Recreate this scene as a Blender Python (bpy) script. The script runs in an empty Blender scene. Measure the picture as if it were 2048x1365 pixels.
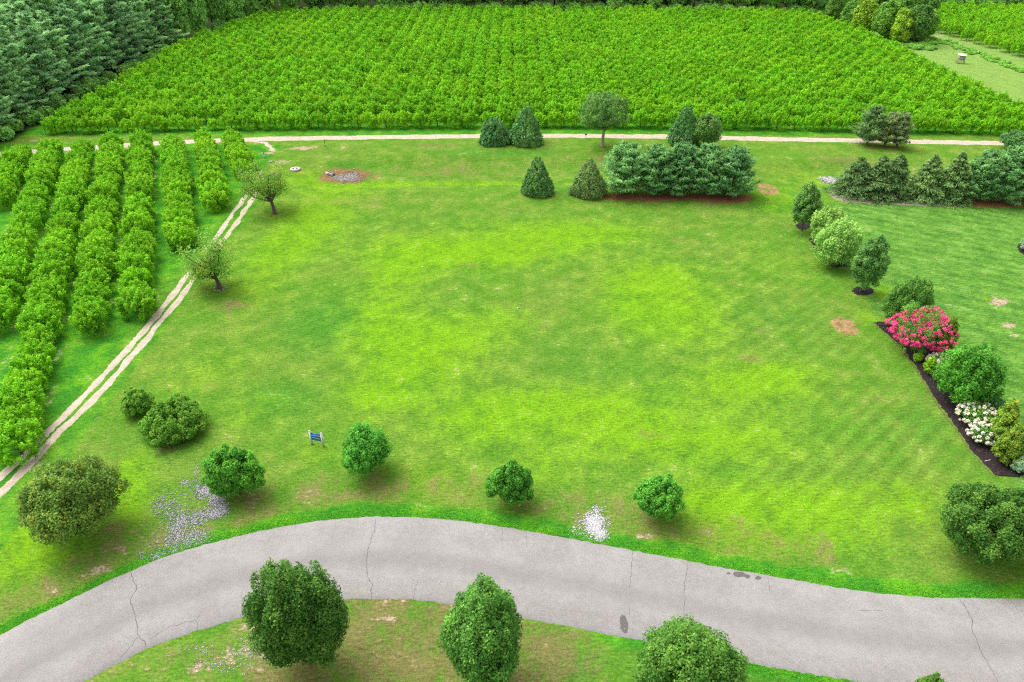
import bpy, math, random
import numpy as np
from mathutils import Vector
S = bpy.context.scene
C = S.collection

# ------------------------------------------------------------------ camera, sky, sun, exposure
FPX, PITCH, CAMH = 1450.0, math.radians(33.5), 42.0
cam_d = bpy.data.cameras.new('camera'); cam = bpy.data.objects.new('camera', cam_d); C.objects.link(cam)
cam.location = (0, 0, CAMH); cam.rotation_euler = (math.pi/2 - PITCH, 0, 0)
cam_d.sensor_width = 36; cam_d.lens = FPX/2048*36; cam_d.clip_end = 6000; cam_d.clip_start = 0.5
S.camera = cam
SUN_EL, SUN_AZ = math.radians(58), math.radians(-52)     # soft light from the far left, high up (azimuth from +Y)
W = bpy.data.worlds.new('World'); S.world = W; W.use_nodes = True
wn = W.node_tree; wn.nodes.clear()
sky = wn.nodes.new('ShaderNodeTexSky'); sky.sky_type = 'NISHITA'; sky.sun_disc = False
sky.sun_elevation = SUN_EL; sky.sun_rotation = SUN_AZ; sky.dust_density = 6; sky.air_density = 1.0; sky.ozone_density = 1.0
hs = wn.nodes.new('ShaderNodeHueSaturation'); hs.inputs['Saturation'].default_value = 0.22     # cloud cover: a grey-white sky
bg = wn.nodes.new('ShaderNodeBackground'); bg.inputs['Strength'].default_value = 0.15
wo = wn.nodes.new('ShaderNodeOutputWorld')
wn.links.new(sky.outputs[0], hs.inputs['Color']); wn.links.new(hs.outputs[0], bg.inputs[0]); wn.links.new(bg.outputs[0], wo.inputs[0])
sd = bpy.data.lights.new('sun', 'SUN'); sd.energy = 0.6; sd.angle = math.radians(60); sd.color = (1, .965, .9)
sun = bpy.data.objects.new('sun', sd); C.objects.link(sun)
sdir = Vector((math.sin(SUN_AZ)*math.cos(SUN_EL), math.cos(SUN_AZ)*math.cos(SUN_EL), math.sin(SUN_EL)))
sun.rotation_euler = sdir.to_track_quat('Z', 'Y').to_euler(); sun.location = sdir*300
S.view_settings.view_transform = 'Standard'; S.view_settings.look = 'None'
S.view_settings.gamma = 1; S.view_settings.use_curve_mapping = False
S.view_settings.exposure = 1.32
S.cycles.use_denoising = False; S.cycles.max_bounces = 6; S.cycles.diffuse_bounces = 3; S.cycles.transmission_bounces = 3
S.cycles.filter_width = 1.2
S.render.film_transparent = False

# ------------------------------------------------------------------ placing: a spot seen in the survey photo -> metres on the ground
cp, sp_ = math.cos(PITCH), math.sin(PITCH)
def ray(px, py):
    u = (px-1024)/FPX; v = -(py-682.5)/FPX
    return u, cp+v*sp_, -sp_+v*cp
def at(px, py, z=0.0):
    dx, dy, dz = ray(px, py); t = (z-CAMH)/dz
    return np.array([dx*t, dy*t, z])
def depth(p): return p[1]*cp + (CAMH-p[2])*sp_
def ppm(p): return FPX/depth(p)
def z_at(px, py, Y):
    dx, dy, dz = ray(px, py); return CAMH + dz*Y/dy
def crown_place(cx, cy, w, h, clear):
    """rounded crown seen w x h survey units across: returns base x, y, half width, half height"""
    hc = clear+2.0
    for _ in range(8):
        p = at(cx, cy, hc); s = ppm(p); a = w/2/s
        al = math.atan2(CAMH-hc, p[1]); q = (h/2/s)**2-(a*math.sin(al))**2
        c = math.sqrt(max(q, (0.35*a)**2))/math.cos(al) if q > 0 else .5*a
        c = min(max(c, .45*a), 2.2*a); hc = clear+c
    return p[0], p[1], a, c
def cone_place(cx, ytop, ybot, w):
    g = at(cx, ybot); a = w/2/ppm(g); Y = g[1]+a*.75
    a = w/2/ppm(np.array([g[0], Y, 1]))
    x = ray(cx, (ytop+ybot)/2); x = (cx-1024)/FPX*depth(np.array([0, Y, 2.5]))
    return x, Y, a, z_at(cx, ytop, Y)

# ------------------------------------------------------------------ objects
def link(o, parent=None):
    C.objects.link(o)
    if parent is not None: o.parent = parent
    return o
def tag(o, label=None, cat=None, group=None, kind=None):
    if label: o['label'] = label
    if cat: o['category'] = cat
    if group: o['group'] = group
    if kind: o['kind'] = kind
    return o
def thing(name, label, cat, loc=(0, 0, 0), rz=0, sc=1, group=None):
    o = bpy.data.objects.new(name, None); o.empty_display_size = .3; C.objects.link(o)
    o.location = [float(v) for v in loc]; o.rotation_euler = (0, 0, rz)
    o.scale = (sc, sc, sc) if np.isscalar(sc) else sc
    return tag(o, label, cat, group)
def obj(name, me, parent=None, loc=None):
    o = bpy.data.objects.new(name, me); link(o, parent)
    if loc is not None: o.location = [float(v) for v in loc]
    return o
def mesh(name, V, F, mat, attrs=None, smooth=False):
    V = np.asarray(V, np.float32); F = np.asarray(F, np.int32); m, k = F.shape
    me = bpy.data.meshes.new(name); me.vertices.add(len(V)); me.vertices.foreach_set('co', V.ravel())
    me.loops.add(m*k); me.loops.foreach_set('vertex_index', F.ravel())
    me.polygons.add(m); me.polygons.foreach_set('loop_start', np.arange(m, dtype=np.int32)*k)
    if smooth: me.polygons.foreach_set('use_smooth', np.ones(m, bool))
    me.update(calc_edges=True)
    for nm, (dom, arr) in (attrs or {}).items():
        a = me.attributes.new(nm, 'FLOAT', dom); a.data.foreach_set('value', np.asarray(arr, np.float32).ravel())
    me.materials.append(mat); return me
def unit(v): return v/np.maximum(np.linalg.norm(v, axis=-1, keepdims=True), 1e-9)
def box(x0, x1, y0, y1, z0, z1):
    V = [(x, y, z) for z in (z0, z1) for y in (y0, y1) for x in (x0, x1)]
    F = [(0, 2, 3, 1), (4, 5, 7, 6), (0, 1, 5, 4), (2, 6, 7, 3), (0, 4, 6, 2), (1, 3, 7, 5)]
    return np.array(V, float), np.array(F)
def join(parts):
    Vs, Fs, n = [], [], 0
    for V, F in parts:
        Vs.append(np.asarray(V, float)); Fs.append(np.asarray(F)+n); n += len(V)
    return np.concatenate(Vs), np.concatenate(Fs)
def tube(P, R, n=7):
    P = np.asarray(P, float); V = []; m = len(P)
    for i in range(m):
        d = unit(P[min(i+1, m-1)]-P[max(i-1, 0)]); u = unit(np.cross(d, [.31, .9, .2])); v = np.cross(d, u)
        for k in range(n):
            a = 2*math.pi*k/n; V.append(P[i]+R[i]*(u*math.cos(a)+v*math.sin(a)))
    F = [(i*n+k, i*n+(k+1) % n, (i+1)*n+(k+1) % n, (i+1)*n+k) for i in range(m-1) for k in range(n)]
    return np.array(V), np.array(F)
def ordinal(n):
    return '%d%s' % (n, 'th' if 10 <= n % 100 <= 20 else {1: 'st', 2: 'nd', 3: 'rd'}.get(n % 10, 'th'))

# ------------------------------------------------------------------ material helpers
class NT:
    def __init__(s, name):
        s.m = bpy.data.materials.new(name); s.m.use_nodes = True; s.t = s.m.node_tree; s.t.nodes.clear()
        s.out = s.t.nodes.new('ShaderNodeOutputMaterial')
    def n(s, typ, **kw):
        nd = s.t.nodes.new('ShaderNode'+typ)
        for k, v in kw.items(): setattr(nd, k, v)
        return nd
    def put(s, sock, v):
        if hasattr(v, 'is_linked') or isinstance(v, bpy.types.NodeSocket): s.t.links.new(v, sock)
        elif isinstance(v, (tuple, list)) and len(v) == 3 and sock.type == 'RGBA': sock.default_value = (*v, 1)
        else: sock.default_value = v
    def math(s, op, a, b=0.0, c=0.0, clamp=False):
        nd = s.n('Math', operation=op, use_clamp=clamp); s.put(nd.inputs[0], a); s.put(nd.inputs[1], b)
        if op in ('MULTIPLY_ADD', 'SMOOTH_MIN'): s.put(nd.inputs[2], c)
        return nd.outputs[0]
    def noise(s, scale, detail=3, vec=None, rough=.55, dist=0):
        nd = s.n('TexNoise'); nd.inputs['Scale'].default_value = scale; nd.inputs['Detail'].default_value = detail
        nd.inputs['Roughness'].default_value = rough; nd.inputs['Distortion'].default_value = dist
        if vec is not None: s.put(nd.inputs['Vector'], vec)
        return nd.outputs[0]
    def mapping(s, vec, scale=(1, 1, 1), rot=(0, 0, 0)):
        nd = s.n('Mapping'); s.put(nd.inputs['Vector'], vec); nd.inputs['Scale'].default_value = scale
        nd.inputs['Rotation'].default_value = rot; return nd.outputs[0]
    def ramp(s, x, lo, hi, a=0.0, b=1.0):
        nd = s.n('MapRange', interpolation_type='SMOOTHSTEP'); s.put(nd.inputs[0], x)
        for i, v in zip((1, 2, 3, 4), (lo, hi, a, b)): nd.inputs[i].default_value = v
        return nd.outputs[0]
    def lin(s, x, lo, hi, a=0.0, b=1.0):
        nd = s.n('MapRange'); s.put(nd.inputs[0], x)
        for i, v in zip((1, 2, 3, 4), (lo, hi, a, b)): nd.inputs[i].default_value = v
        return nd.outputs[0]
    def mix(s, f, a, b, mode='MIX'):
        nd = s.n('Mix', data_type='RGBA', blend_type=mode, clamp_factor=True)
        s.put(nd.inputs[0], f); s.put(nd.inputs[6], a); s.put(nd.inputs[7], b); return nd.outputs[2]
    def scale_col(s, col, f):
        nd = s.n('VectorMath', operation='SCALE'); s.put(nd.inputs[0], col); s.put(nd.inputs['Scale'], f); return nd.outputs[0]
    def attr(s, name): return s.n('Attribute', attribute_name=name).outputs['Fac']
    def bump(s, h, strength, dist):
        nd = s.n('Bump'); nd.inputs['Strength'].default_value = strength; nd.inputs['Distance'].default_value = dist
        s.put(nd.inputs['Height'], h); return nd.outputs[0]
    def pos(s): return s.n('NewGeometry').outputs['Position']
    def finish(s, col, rough=.9, spec=.15, normal=None, trans=None):
        b = s.n('BsdfPrincipled'); s.put(b.inputs['Base Color'], col); s.put(b.inputs['Roughness'], rough)
        b.inputs['Specular IOR Level'].default_value = spec
        if normal is not None: s.put(b.inputs['Normal'], normal)
        sh = b.outputs[0]
        if trans:
            t = s.n('BsdfTranslucent'); s.put(t.inputs[0], trans[1]); mx = s.n('MixShader'); mx.inputs[0].default_value = trans[0]
            s.t.links.new(sh, mx.inputs[1]); s.t.links.new(t.outputs[0], mx.inputs[2]); sh = mx.outputs[0]
        s.t.links.new(sh, s.out.inputs[0]); return s.m

LEAF = 1.85
GK = .72      # overall reflectance of bare surfaces
def leafmat(name, dark, light, odd=None, oddamt=0.0, trans=.28, hue=.16, regional=None, rough=.5):
    dark = tuple(min(.85, q*LEAF) for q in dark); light = tuple(min(.85, q*LEAF) for q in light); odd = tuple(min(.85, q*LEAF) for q in odd) if odd else None
    if regional: regional = (regional[0], tuple(q*LEAF for q in regional[1]))
    t = NT(name); v = t.attr('v'); col = t.mix(t.lin(v, .05, .95), dark, light)
    if odd: col = t.mix(t.math('MULTIPLY', t.ramp(v, .88, .97), oddamt), col, odd)
    oi = t.n('ObjectInfo')
    col = t.scale_col(col, t.lin(oi.outputs['Random'], 0, 1, 1-hue, 1+hue))
    warm = t.mix(1.0, col, (1.22, 1.0, .75), 'MULTIPLY')
    col = t.mix(t.lin(t.math('FRACT', t.math('MULTIPLY', oi.outputs['Random'], 7.31)), 0, 1, 0, .45), col, warm)
    if regional:
        col = t.mix(t.ramp(t.noise(regional[0], 2, oi.outputs['Location']), .45, .7, 0, .6), col, regional[1])
    return t.finish(col, rough+.15, .08, None, (trans+.05, t.scale_col(col, 1.3)))
def plain(name, col, rough=.8, var=.12, scale=6.0, spec=.2, bump=0):
    t = NT(name); n = t.noise(scale, 4, t.pos()); c = t.scale_col(t.mix(0, col, col), t.lin(n, .3, .7, (1-var)*GK, (1+var)*GK))
    return t.finish(c, rough, spec, t.bump(n, .6, bump) if bump else None)

M_PEACH = leafmat('orchard_leaf', (.046, .150, .007), (.160, .365, .012), (.22, .25, .02), .15, .30, .10, (.06, (.155, .29, .010)))
M_MAPLE = leafmat('maple_leaf', (.018, .068, .010), (.090, .195, .034), (.16, .28, .03), .4)
M_MAPLE2 = leafmat('young_maple_leaf', (.022, .105, .012), (.085, .25, .030), None, 0)
M_ZELK = leafmat('zelkova_leaf', (.033, .095, .015), (.14, .225, .045), (.26, .24, .03), .5)
M_HOLLY = leafmat('holly_leaf', (.022, .082, .024), (.09, .20, .055), None, 0, .12, .12, None, .35)
M_HOLLY2 = leafmat('olive_holly_leaf', (.035, .085, .028), (.125, .19, .06), (.16, .14, .05), .6, .12)
M_WPINE = leafmat('white_pine_needle', (.036, .115, .038), (.14, .28, .088), None, 0, .2, .14)
M_SPRUCE = leafmat('spruce_needle', (.04, .10, .03), (.13, .21, .07), (.15, .13, .06), .5, .15)
M_BROWNPINE = leafmat('thin_pine_needle', (.06, .115, .04), (.19, .25, .10), (.19, .15, .09), .6, .2)
M_BIRCH = leafmat('birch_leaf', (.06, .15, .025), (.24, .36, .09), None, 0, .3, .15)
M_COLUMN = leafmat('hornbeam_leaf', (.035, .11, .022), (.13, .245, .065), None, 0, .25, .12)
M_SHRUB = leafmat('glossy_shrub_leaf', (.02, .085, .012), (.10, .225, .04), (.22, .30, .05), .5)
M_LIME = leafmat('lime_shrub_leaf', (.06, .16, .012), (.19, .33, .02))
M_CYP = leafmat('golden_cypress_spray', (.045, .11, .015), (.19, .27, .03), (.22, .15, .03), .7)
M_VINE = leafmat('tangled_shrub_leaf', (.03, .115, .012), (.15, .30, .035), (.26, .24, .08), .6)
M_APPLE = leafmat('fruit_tree_leaf', (.05, .14, .018), (.19, .33, .05), (.30, .25, .03), .7)
M_FPINE = leafmat('forest_pine_needle', (.07, .18, .075), (.26, .42, .19), None, 0, .15, .18)
M_FLEAF = leafmat('forest_leaf', (.05, .155, .032), (.19, .35, .08), (.18, .24, .03), .4, .2, .25)
M_FLEAF2 = leafmat('copse_leaf', (.035, .12, .016), (.14, .27, .045), (.25, .30, .03), .5, .25, .25)
M_WEED = leafmat('weed_leaf', (.07, .20, .025), (.19, .36, .07))
M_PINK = leafmat('pink_blossom', (.33, .016, .085), (.58, .085, .24), None, 0, .2)
M_WHITE = leafmat('white_blossom', (.34, .33, .27), (.48, .47, .42), None, 0, .2)
M_GREYLEAF = leafmat('grey_green_leaf', (.06, .14, .06), (.24, .34, .22))
M_BARK = plain('bark', (.12, .095, .075), .9, .35, 9)
M_PBARK = plain('pine_bark', (.16, .10, .07), .9, .35, 9)
M_WBARK = plain('pale_bark', (.42, .35, .29), .9, .25, 9)

# ------------------------------------------------------------------ the ground
BASINS = [(-9, 113.5, 27, 7.0, .9), (55, 112.0, 15, 5.0, .7)]
def gz(x, y):
    x = np.asarray(x, float); y = np.asarray(y, float); z = np.zeros(np.broadcast(x, y).shape)
    for cx, cy, rx, ry, d in BASINS:
        q = np.clip(1.25-np.sqrt(((np.abs(x-cx)/rx)**4+(np.abs(y-cy)/ry)**2+1e-9)**.8), 0, .7)/.7
        z = z-d*q*q*(3-2*q)
    return z
def lerp_axis(a, b, step): return np.arange(a, b, step)
def grow(start, stop, s0, f):
    out = []; v = start; s = s0
    while v < stop: out.append(v); v += s; s *= f
    out.append(stop); return np.array(out)
STEP = .5
gx = np.concatenate([-grow(96, 2600, 2, 1.25)[::-1], lerp_axis(-95.5, 105, STEP), grow(106, 2600, 2, 1.25)])
gy = np.concatenate([-grow(2, 900, 3, 1.3)[::-1], lerp_axis(0, 20, 2), lerp_axis(20, 136, STEP), lerp_axis(136, 300, 2), grow(302, 3500, 5, 1.25)])
X, Y = np.meshgrid(gx, gy)
nx, ny = len(gx), len(gy)
def blobs(L, grow_=1.0, soft=False):
    out = np.zeros(X.shape)
    for px, py, rx, ry, w in L:
        c = at(px, py); s = ppm(c); dpy = (at(px, py-2)[1]-at(px, py+2)[1])/4
        a = rx/s*grow_; b = ry*dpy*grow_
        e = w*np.exp(-(((X-c[0])/a)**2+((Y-c[1])/b)**2)*1.1); out = out+e-out*e*.8 if soft else np.maximum(out, e)
    return out
def sstep(v, a, b):
    t = np.clip((v-a)/(b-a), 0, 1); return t*t*(3-2*t)
lush = blobs([(880, 500, 130, 30, .9), (1100, 478, 110, 26, 1), (980, 510, 110, 24, .9), (800, 540, 70, 50, .8), (760, 640, 60, 60, .75), (880, 680, 110, 50, .85), (830, 720, 90, 70, .8),
    (1320, 560, 90, 40, .85), (1370, 630, 90, 60, .8), (1270, 610, 60, 60, .7), (1240, 470, 70, 14, .7), (1500, 770, 130, 40, .9), (1560, 745, 80, 20, .7), (1120, 810, 180, 40, .9),
    (960, 850, 110, 50, .7), (1240, 850, 120, 50, .6), (1300, 880, 160, 40, .7), (1480, 880, 140, 50, .7), (640, 430, 70, 60, .85), (560, 500, 60, 50, .8), (500, 590, 60, 40, .5), (690, 370, 90, 20, .6), (900, 358, 220, 5, .9),
    (250, 960, 40, 50, .95), (270, 1010, 40, 40, .8), (60, 1130, 80, 60, .7), (120, 1080, 90, 40, .6), (40, 1080, 50, 50, .7), (330, 1060, 30, 20, .3), (1480, 1010, 130, 40, .9), (1650, 1010, 130, 50, .8), (1560, 1080, 180, 40, .8),
    (1820, 1000, 60, 40, .7), (1420, 1010, 60, 40, .8), (1080, 940, 80, 40, .6), (850, 960, 70, 30, .7), (640, 910, 60, 25, .5), (900, 1000, 90, 25, .5), (500, 830, 60, 30, .4), (420, 750, 90, 50, .45),
    (620, 350, 40, 16, .7), (1560, 520, 80, 40, .35), (1780, 590, 35, 22, .9), (1740, 640, 20, 20, .6), (1560, 400, 80, 30, .6), (1620, 350, 60, 20, .4), (750, 790, 60, 40, .8), (1000, 640, 80, 30, .5),
    (190, 720, 30, 40, .8), (330, 500, 40, 20, .3), (1100, 450, 200, 18, .4), (1990, 640, 12, 5, .6), (1975, 600, 14, 5, .8), (1960, 566, 22, 6, .5), (2010, 700, 40, 8, .5)], 1.22, True)
green = blobs([(650, 640, 120, 80, .9), (560, 800, 130, 60, .8), (820, 760, 100, 40, .7), (1130, 700, 110, 60, .6), (1180, 740, 130, 40, .6), (1460, 950, 90, 40, .6), (1700, 960, 80, 40, .4), (330, 890, 90, 40, .8), (1560, 640, 150, 90, .5),
    (1600, 480, 110, 40, .5), (1750, 870, 120, 70, .5), (1850, 850, 60, 80, .6), (420, 800, 70, 40, .5), (1160, 1330, 110, 40, .9), (860, 440, 220, 26, .5), (1000, 305, 160, 10, .8), (700, 325, 60, 8, .9), (1130, 380, 50, 18, .7), (1560, 415, 90, 16, .9), (1600, 1360, 200, 30, .8), (430, 1250, 50, 26, .7)])
dry_and_shade = blobs([(700, 405, 150, 26, .6), (1250, 320, 150, 16, .9), (900, 332, 210, 16, .75), (1690, 322, 80, 12, 1.0), (860, 292, 90, 5, .9), (780, 297, 30, 4, .7), (1000, 380, 40, 8, .4), (470, 610, 50, 26, 1.0), (1380, 480, 40, 8, .5),  # dry grass; brown blobs beside trees also paint in their soft shadows
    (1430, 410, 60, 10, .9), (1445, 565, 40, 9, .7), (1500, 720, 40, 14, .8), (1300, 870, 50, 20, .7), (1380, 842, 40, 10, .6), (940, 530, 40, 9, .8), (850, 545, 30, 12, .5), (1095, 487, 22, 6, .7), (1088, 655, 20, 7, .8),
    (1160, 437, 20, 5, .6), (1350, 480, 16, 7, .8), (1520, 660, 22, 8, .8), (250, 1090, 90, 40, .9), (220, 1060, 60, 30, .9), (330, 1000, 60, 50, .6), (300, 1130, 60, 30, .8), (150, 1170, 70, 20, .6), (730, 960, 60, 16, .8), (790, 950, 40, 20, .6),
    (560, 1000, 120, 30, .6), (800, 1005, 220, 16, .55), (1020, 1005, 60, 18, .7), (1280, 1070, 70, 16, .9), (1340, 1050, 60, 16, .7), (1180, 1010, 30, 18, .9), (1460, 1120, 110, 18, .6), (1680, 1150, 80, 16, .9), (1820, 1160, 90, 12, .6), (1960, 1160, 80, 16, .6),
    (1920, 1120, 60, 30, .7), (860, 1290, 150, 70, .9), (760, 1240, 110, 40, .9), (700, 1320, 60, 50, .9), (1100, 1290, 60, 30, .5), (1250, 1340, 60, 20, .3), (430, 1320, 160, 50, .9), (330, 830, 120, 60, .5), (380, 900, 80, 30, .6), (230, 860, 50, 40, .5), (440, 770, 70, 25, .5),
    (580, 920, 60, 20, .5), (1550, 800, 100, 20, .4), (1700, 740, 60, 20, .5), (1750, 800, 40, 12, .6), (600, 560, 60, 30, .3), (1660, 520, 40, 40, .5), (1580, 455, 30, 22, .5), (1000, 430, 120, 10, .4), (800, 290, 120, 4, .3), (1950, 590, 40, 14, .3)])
bare = blobs([(1280, 1076, 30, 7, 1), (1250, 1068, 20, 6, .7), (1670, 1146, 30, 10, 1), (1700, 1155, 40, 8, .8), (770, 1236, 40, 8, .7), (900, 1208, 40, 4, 1), (820, 1203, 60, 3, .8), (760, 1275, 30, 14, .6), (600, 1005, 40, 6, .4), (510, 1010, 30, 10, .4),
    (940, 1014, 24, 6, .6), (830, 1012, 30, 4, .6), (690, 1018, 40, 4, .6), (205, 1145, 40, 8, .8), (250, 1100, 30, 14, .6), (280, 1075, 30, 14, .5), (480, 1305, 50, 30, .8), (400, 1335, 80, 16, .7), (500, 1250, 24, 8, .8), (540, 1290, 20, 30, .8),
    (600, 296, 40, 5, .8), (540, 305, 18, 10, .6), (190, 835, 12, 14, .7), (150, 700, 16, 20, .3), (2000, 604, 24, 7, 1.2), (2020, 650, 18, 6, 1), (1960, 575, 10, 3, .6), (1905, 610, 12, 3, .8), (2030, 672, 14, 5, .8), (1985, 606, 8, 5, 1.2),
    (690, 295, 12, 2, .8), (60, 300, 40, 4, .5), (70, 283, 14, 3, .8), (1860, 72, 18, 6, 1.2), (1905, 87, 14, 3, 1), (1960, 100, 22, 3, 1), (2040, 130, 14, 4, 1), (1790, 75, 20, 4, .6), (320, 105, 25, 6, 1.0), (265, 145, 14, 14, 1.0), (290, 125, 14, 10, .9),
    (1690, 1160, 50, 6, .6), (560, 330, 14, 14, .6), (548, 349, 10, 14, .7)])
def oval(px, py, rx, ry, ring):
    c = at(px, py); s = ppm(c); dpy = (at(px, py-2)[1]-at(px, py+2)[1])/4
    r = np.sqrt(((X-c[0])/(rx/s))**2+((Y-c[1])/(ry*dpy))**2)
    return (1-sstep(r, .85, 1.1))*np.where(r < .7, ring, 1.0)
dead = np.maximum(oval(1535, 379, 23, 11, .72), oval(1690, 653, 27, 18, .85))
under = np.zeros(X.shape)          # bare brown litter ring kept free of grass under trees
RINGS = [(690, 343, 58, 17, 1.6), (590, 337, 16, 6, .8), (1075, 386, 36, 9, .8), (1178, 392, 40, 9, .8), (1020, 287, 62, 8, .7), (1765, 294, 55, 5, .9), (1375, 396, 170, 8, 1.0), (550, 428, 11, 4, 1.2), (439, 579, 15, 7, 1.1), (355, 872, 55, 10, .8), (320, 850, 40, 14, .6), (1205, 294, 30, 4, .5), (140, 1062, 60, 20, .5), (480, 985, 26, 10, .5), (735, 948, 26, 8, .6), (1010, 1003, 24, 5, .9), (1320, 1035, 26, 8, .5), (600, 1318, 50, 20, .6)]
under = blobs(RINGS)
road_fringe = np.zeros(X.shape)
RT = [(-400, 1560), (-150, 1352), (0, 1271), (68, 1235), (137, 1202), (205, 1168), (262, 1144), (308, 1122), (387, 1096), (472, 1074), (547, 1057), (633, 1043), (700, 1037), (742, 1034), (824, 1035), (913, 1041.7), (1016, 1056), (1119, 1074), (1221, 1093), (1290, 1107), (1374, 1122), (1450, 1137.5), (1553, 1155), (1656, 1172.7), (1758, 1188), (1861, 1196), (1964, 1198), (2048, 1199), (2300, 1196), (2700, 1180), (3300, 1150)]
RB = [(-330, 1750), (-50, 1500), (110, 1392), (222, 1334), (294, 1296.6), (376, 1267.5), (445, 1246), (517, 1226), (600, 1208), (674, 1199.7), (742, 1197.7), (828, 1199.7), (906, 1208.6), (1043, 1236), (1119, 1250), (1221, 1270), (1300, 1284), (1474, 1321.5), (1587, 1342), (1717, 1364), (1900, 1385), (2100, 1395), (2400, 1390), (2800, 1360), (3400, 1310)]
def polyline(pts, n):
    P = np.array([at(*p)[:2] for p in pts]); d = np.r_[0, np.cumsum(np.linalg.norm(np.diff(P, axis=0), axis=1))]
    s = np.linspace(0, d[-1], n); Q = np.c_[np.interp(s, d, P[:, 0]), np.interp(s, d, P[:, 1])]
    for _ in range(3):
        Q[1:-1] = (Q[:-2]+2*Q[1:-1]+Q[2:])/4
    return Q
NR = 420
edgeT, edgeB = polyline(RT, NR), polyline(RB, NR)
topY = np.interp(X, edgeT[:, 0], edgeT[:, 1]); botY = np.interp(X, edgeB[:, 0], edgeB[:, 1])
fw = np.where(X > -20, 1.15, .7)+.35*np.sin(X*.9)*np.sin(X*.37)
road_fringe = (1-sstep(np.abs(Y-topY-.4), fw*.55, fw*1.15))*(Y > 15)
road_fringe = np.maximum(road_fringe, .8*(1-sstep(np.abs(Y-botY+.3), .4, .9))*(X > 5))
dry_and_shade = np.maximum(dry_and_shade, .72*(1-sstep(np.abs(Y-topY-3.0), 1.0, 4.0))*(X < 24))*(1-road_fringe)
verge = (Y < botY)*(Y > 8)*(1-sstep(X, 2, 9)); dry_and_shade = np.maximum(dry_and_shade, .62*verge*(1-sstep(-X, 14, 20))+.45*verge*(1-road_fringe))
green = np.maximum(green, (Y < botY)*sstep(X, 3, 9)*.8)
bare *= (1-.8*road_fringe)
for x0_, y1_, y0_ in zip([-46.6, -51.7, -57.1, -62.6, -67.6, -72.5, -77.7, -82.8], [111.0, 98.0, 85.0, 66.6, 63.2, 44.0, 44.0, 44.0], [126]*8):      # worn strip beside each orchard row
    dd = X-(x0_-.415*(Y-120))-1.75; bare = np.maximum(bare, .62*np.exp(-(dd/.45)**2)*(Y > y1_)*(Y < y0_)*(.55+.45*np.sin(Y*.8+x0_)))
# regions: neighbour's fine dark lawn, orchard floor strips, strips along the lanes
east = sstep(X, 39.9+.4*np.sin(Y*.7), 41.9)*(1-sstep(Y, 99.2, 100.4))*(Y > 34)
west = sstep(-X, 40.3, 41.5)*(Y > 30)*(Y < 127)
mid_strip = (np.abs(X+39.7) < 2.4)*(Y < 110)*.6
north = (Y > 131.5)*(1-sstep(X, 101, 103))*(X > -92)
emer = np.clip(np.maximum(np.maximum(west*.95, mid_strip), np.maximum(road_fringe, north)), 0, 1)
farstrip = sstep(X, 101.5, 103)*(Y > 130)
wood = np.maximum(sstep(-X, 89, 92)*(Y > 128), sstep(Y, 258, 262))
mow = np.clip(blobs([(1760, 880, 210, 110, 1.0), (1560, 960, 200, 80, .7), (1500, 560, 260, 120, .45), (700, 600, 250, 180, .25), (1600, 680, 200, 120, .5)])+.12, 0, 1)*(1-east)
def fl(a): return ('POINT', np.asarray(a, float))
V = np.stack([X, Y, gz(X, Y)], -1).reshape(-1, 3)
ii = np.arange(ny*nx).reshape(ny, nx)
Fq = np.stack([ii[:-1, :-1], ii[:-1, 1:], ii[1:, 1:], ii[1:, :-1]], -1).reshape(-1, 4)

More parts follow.
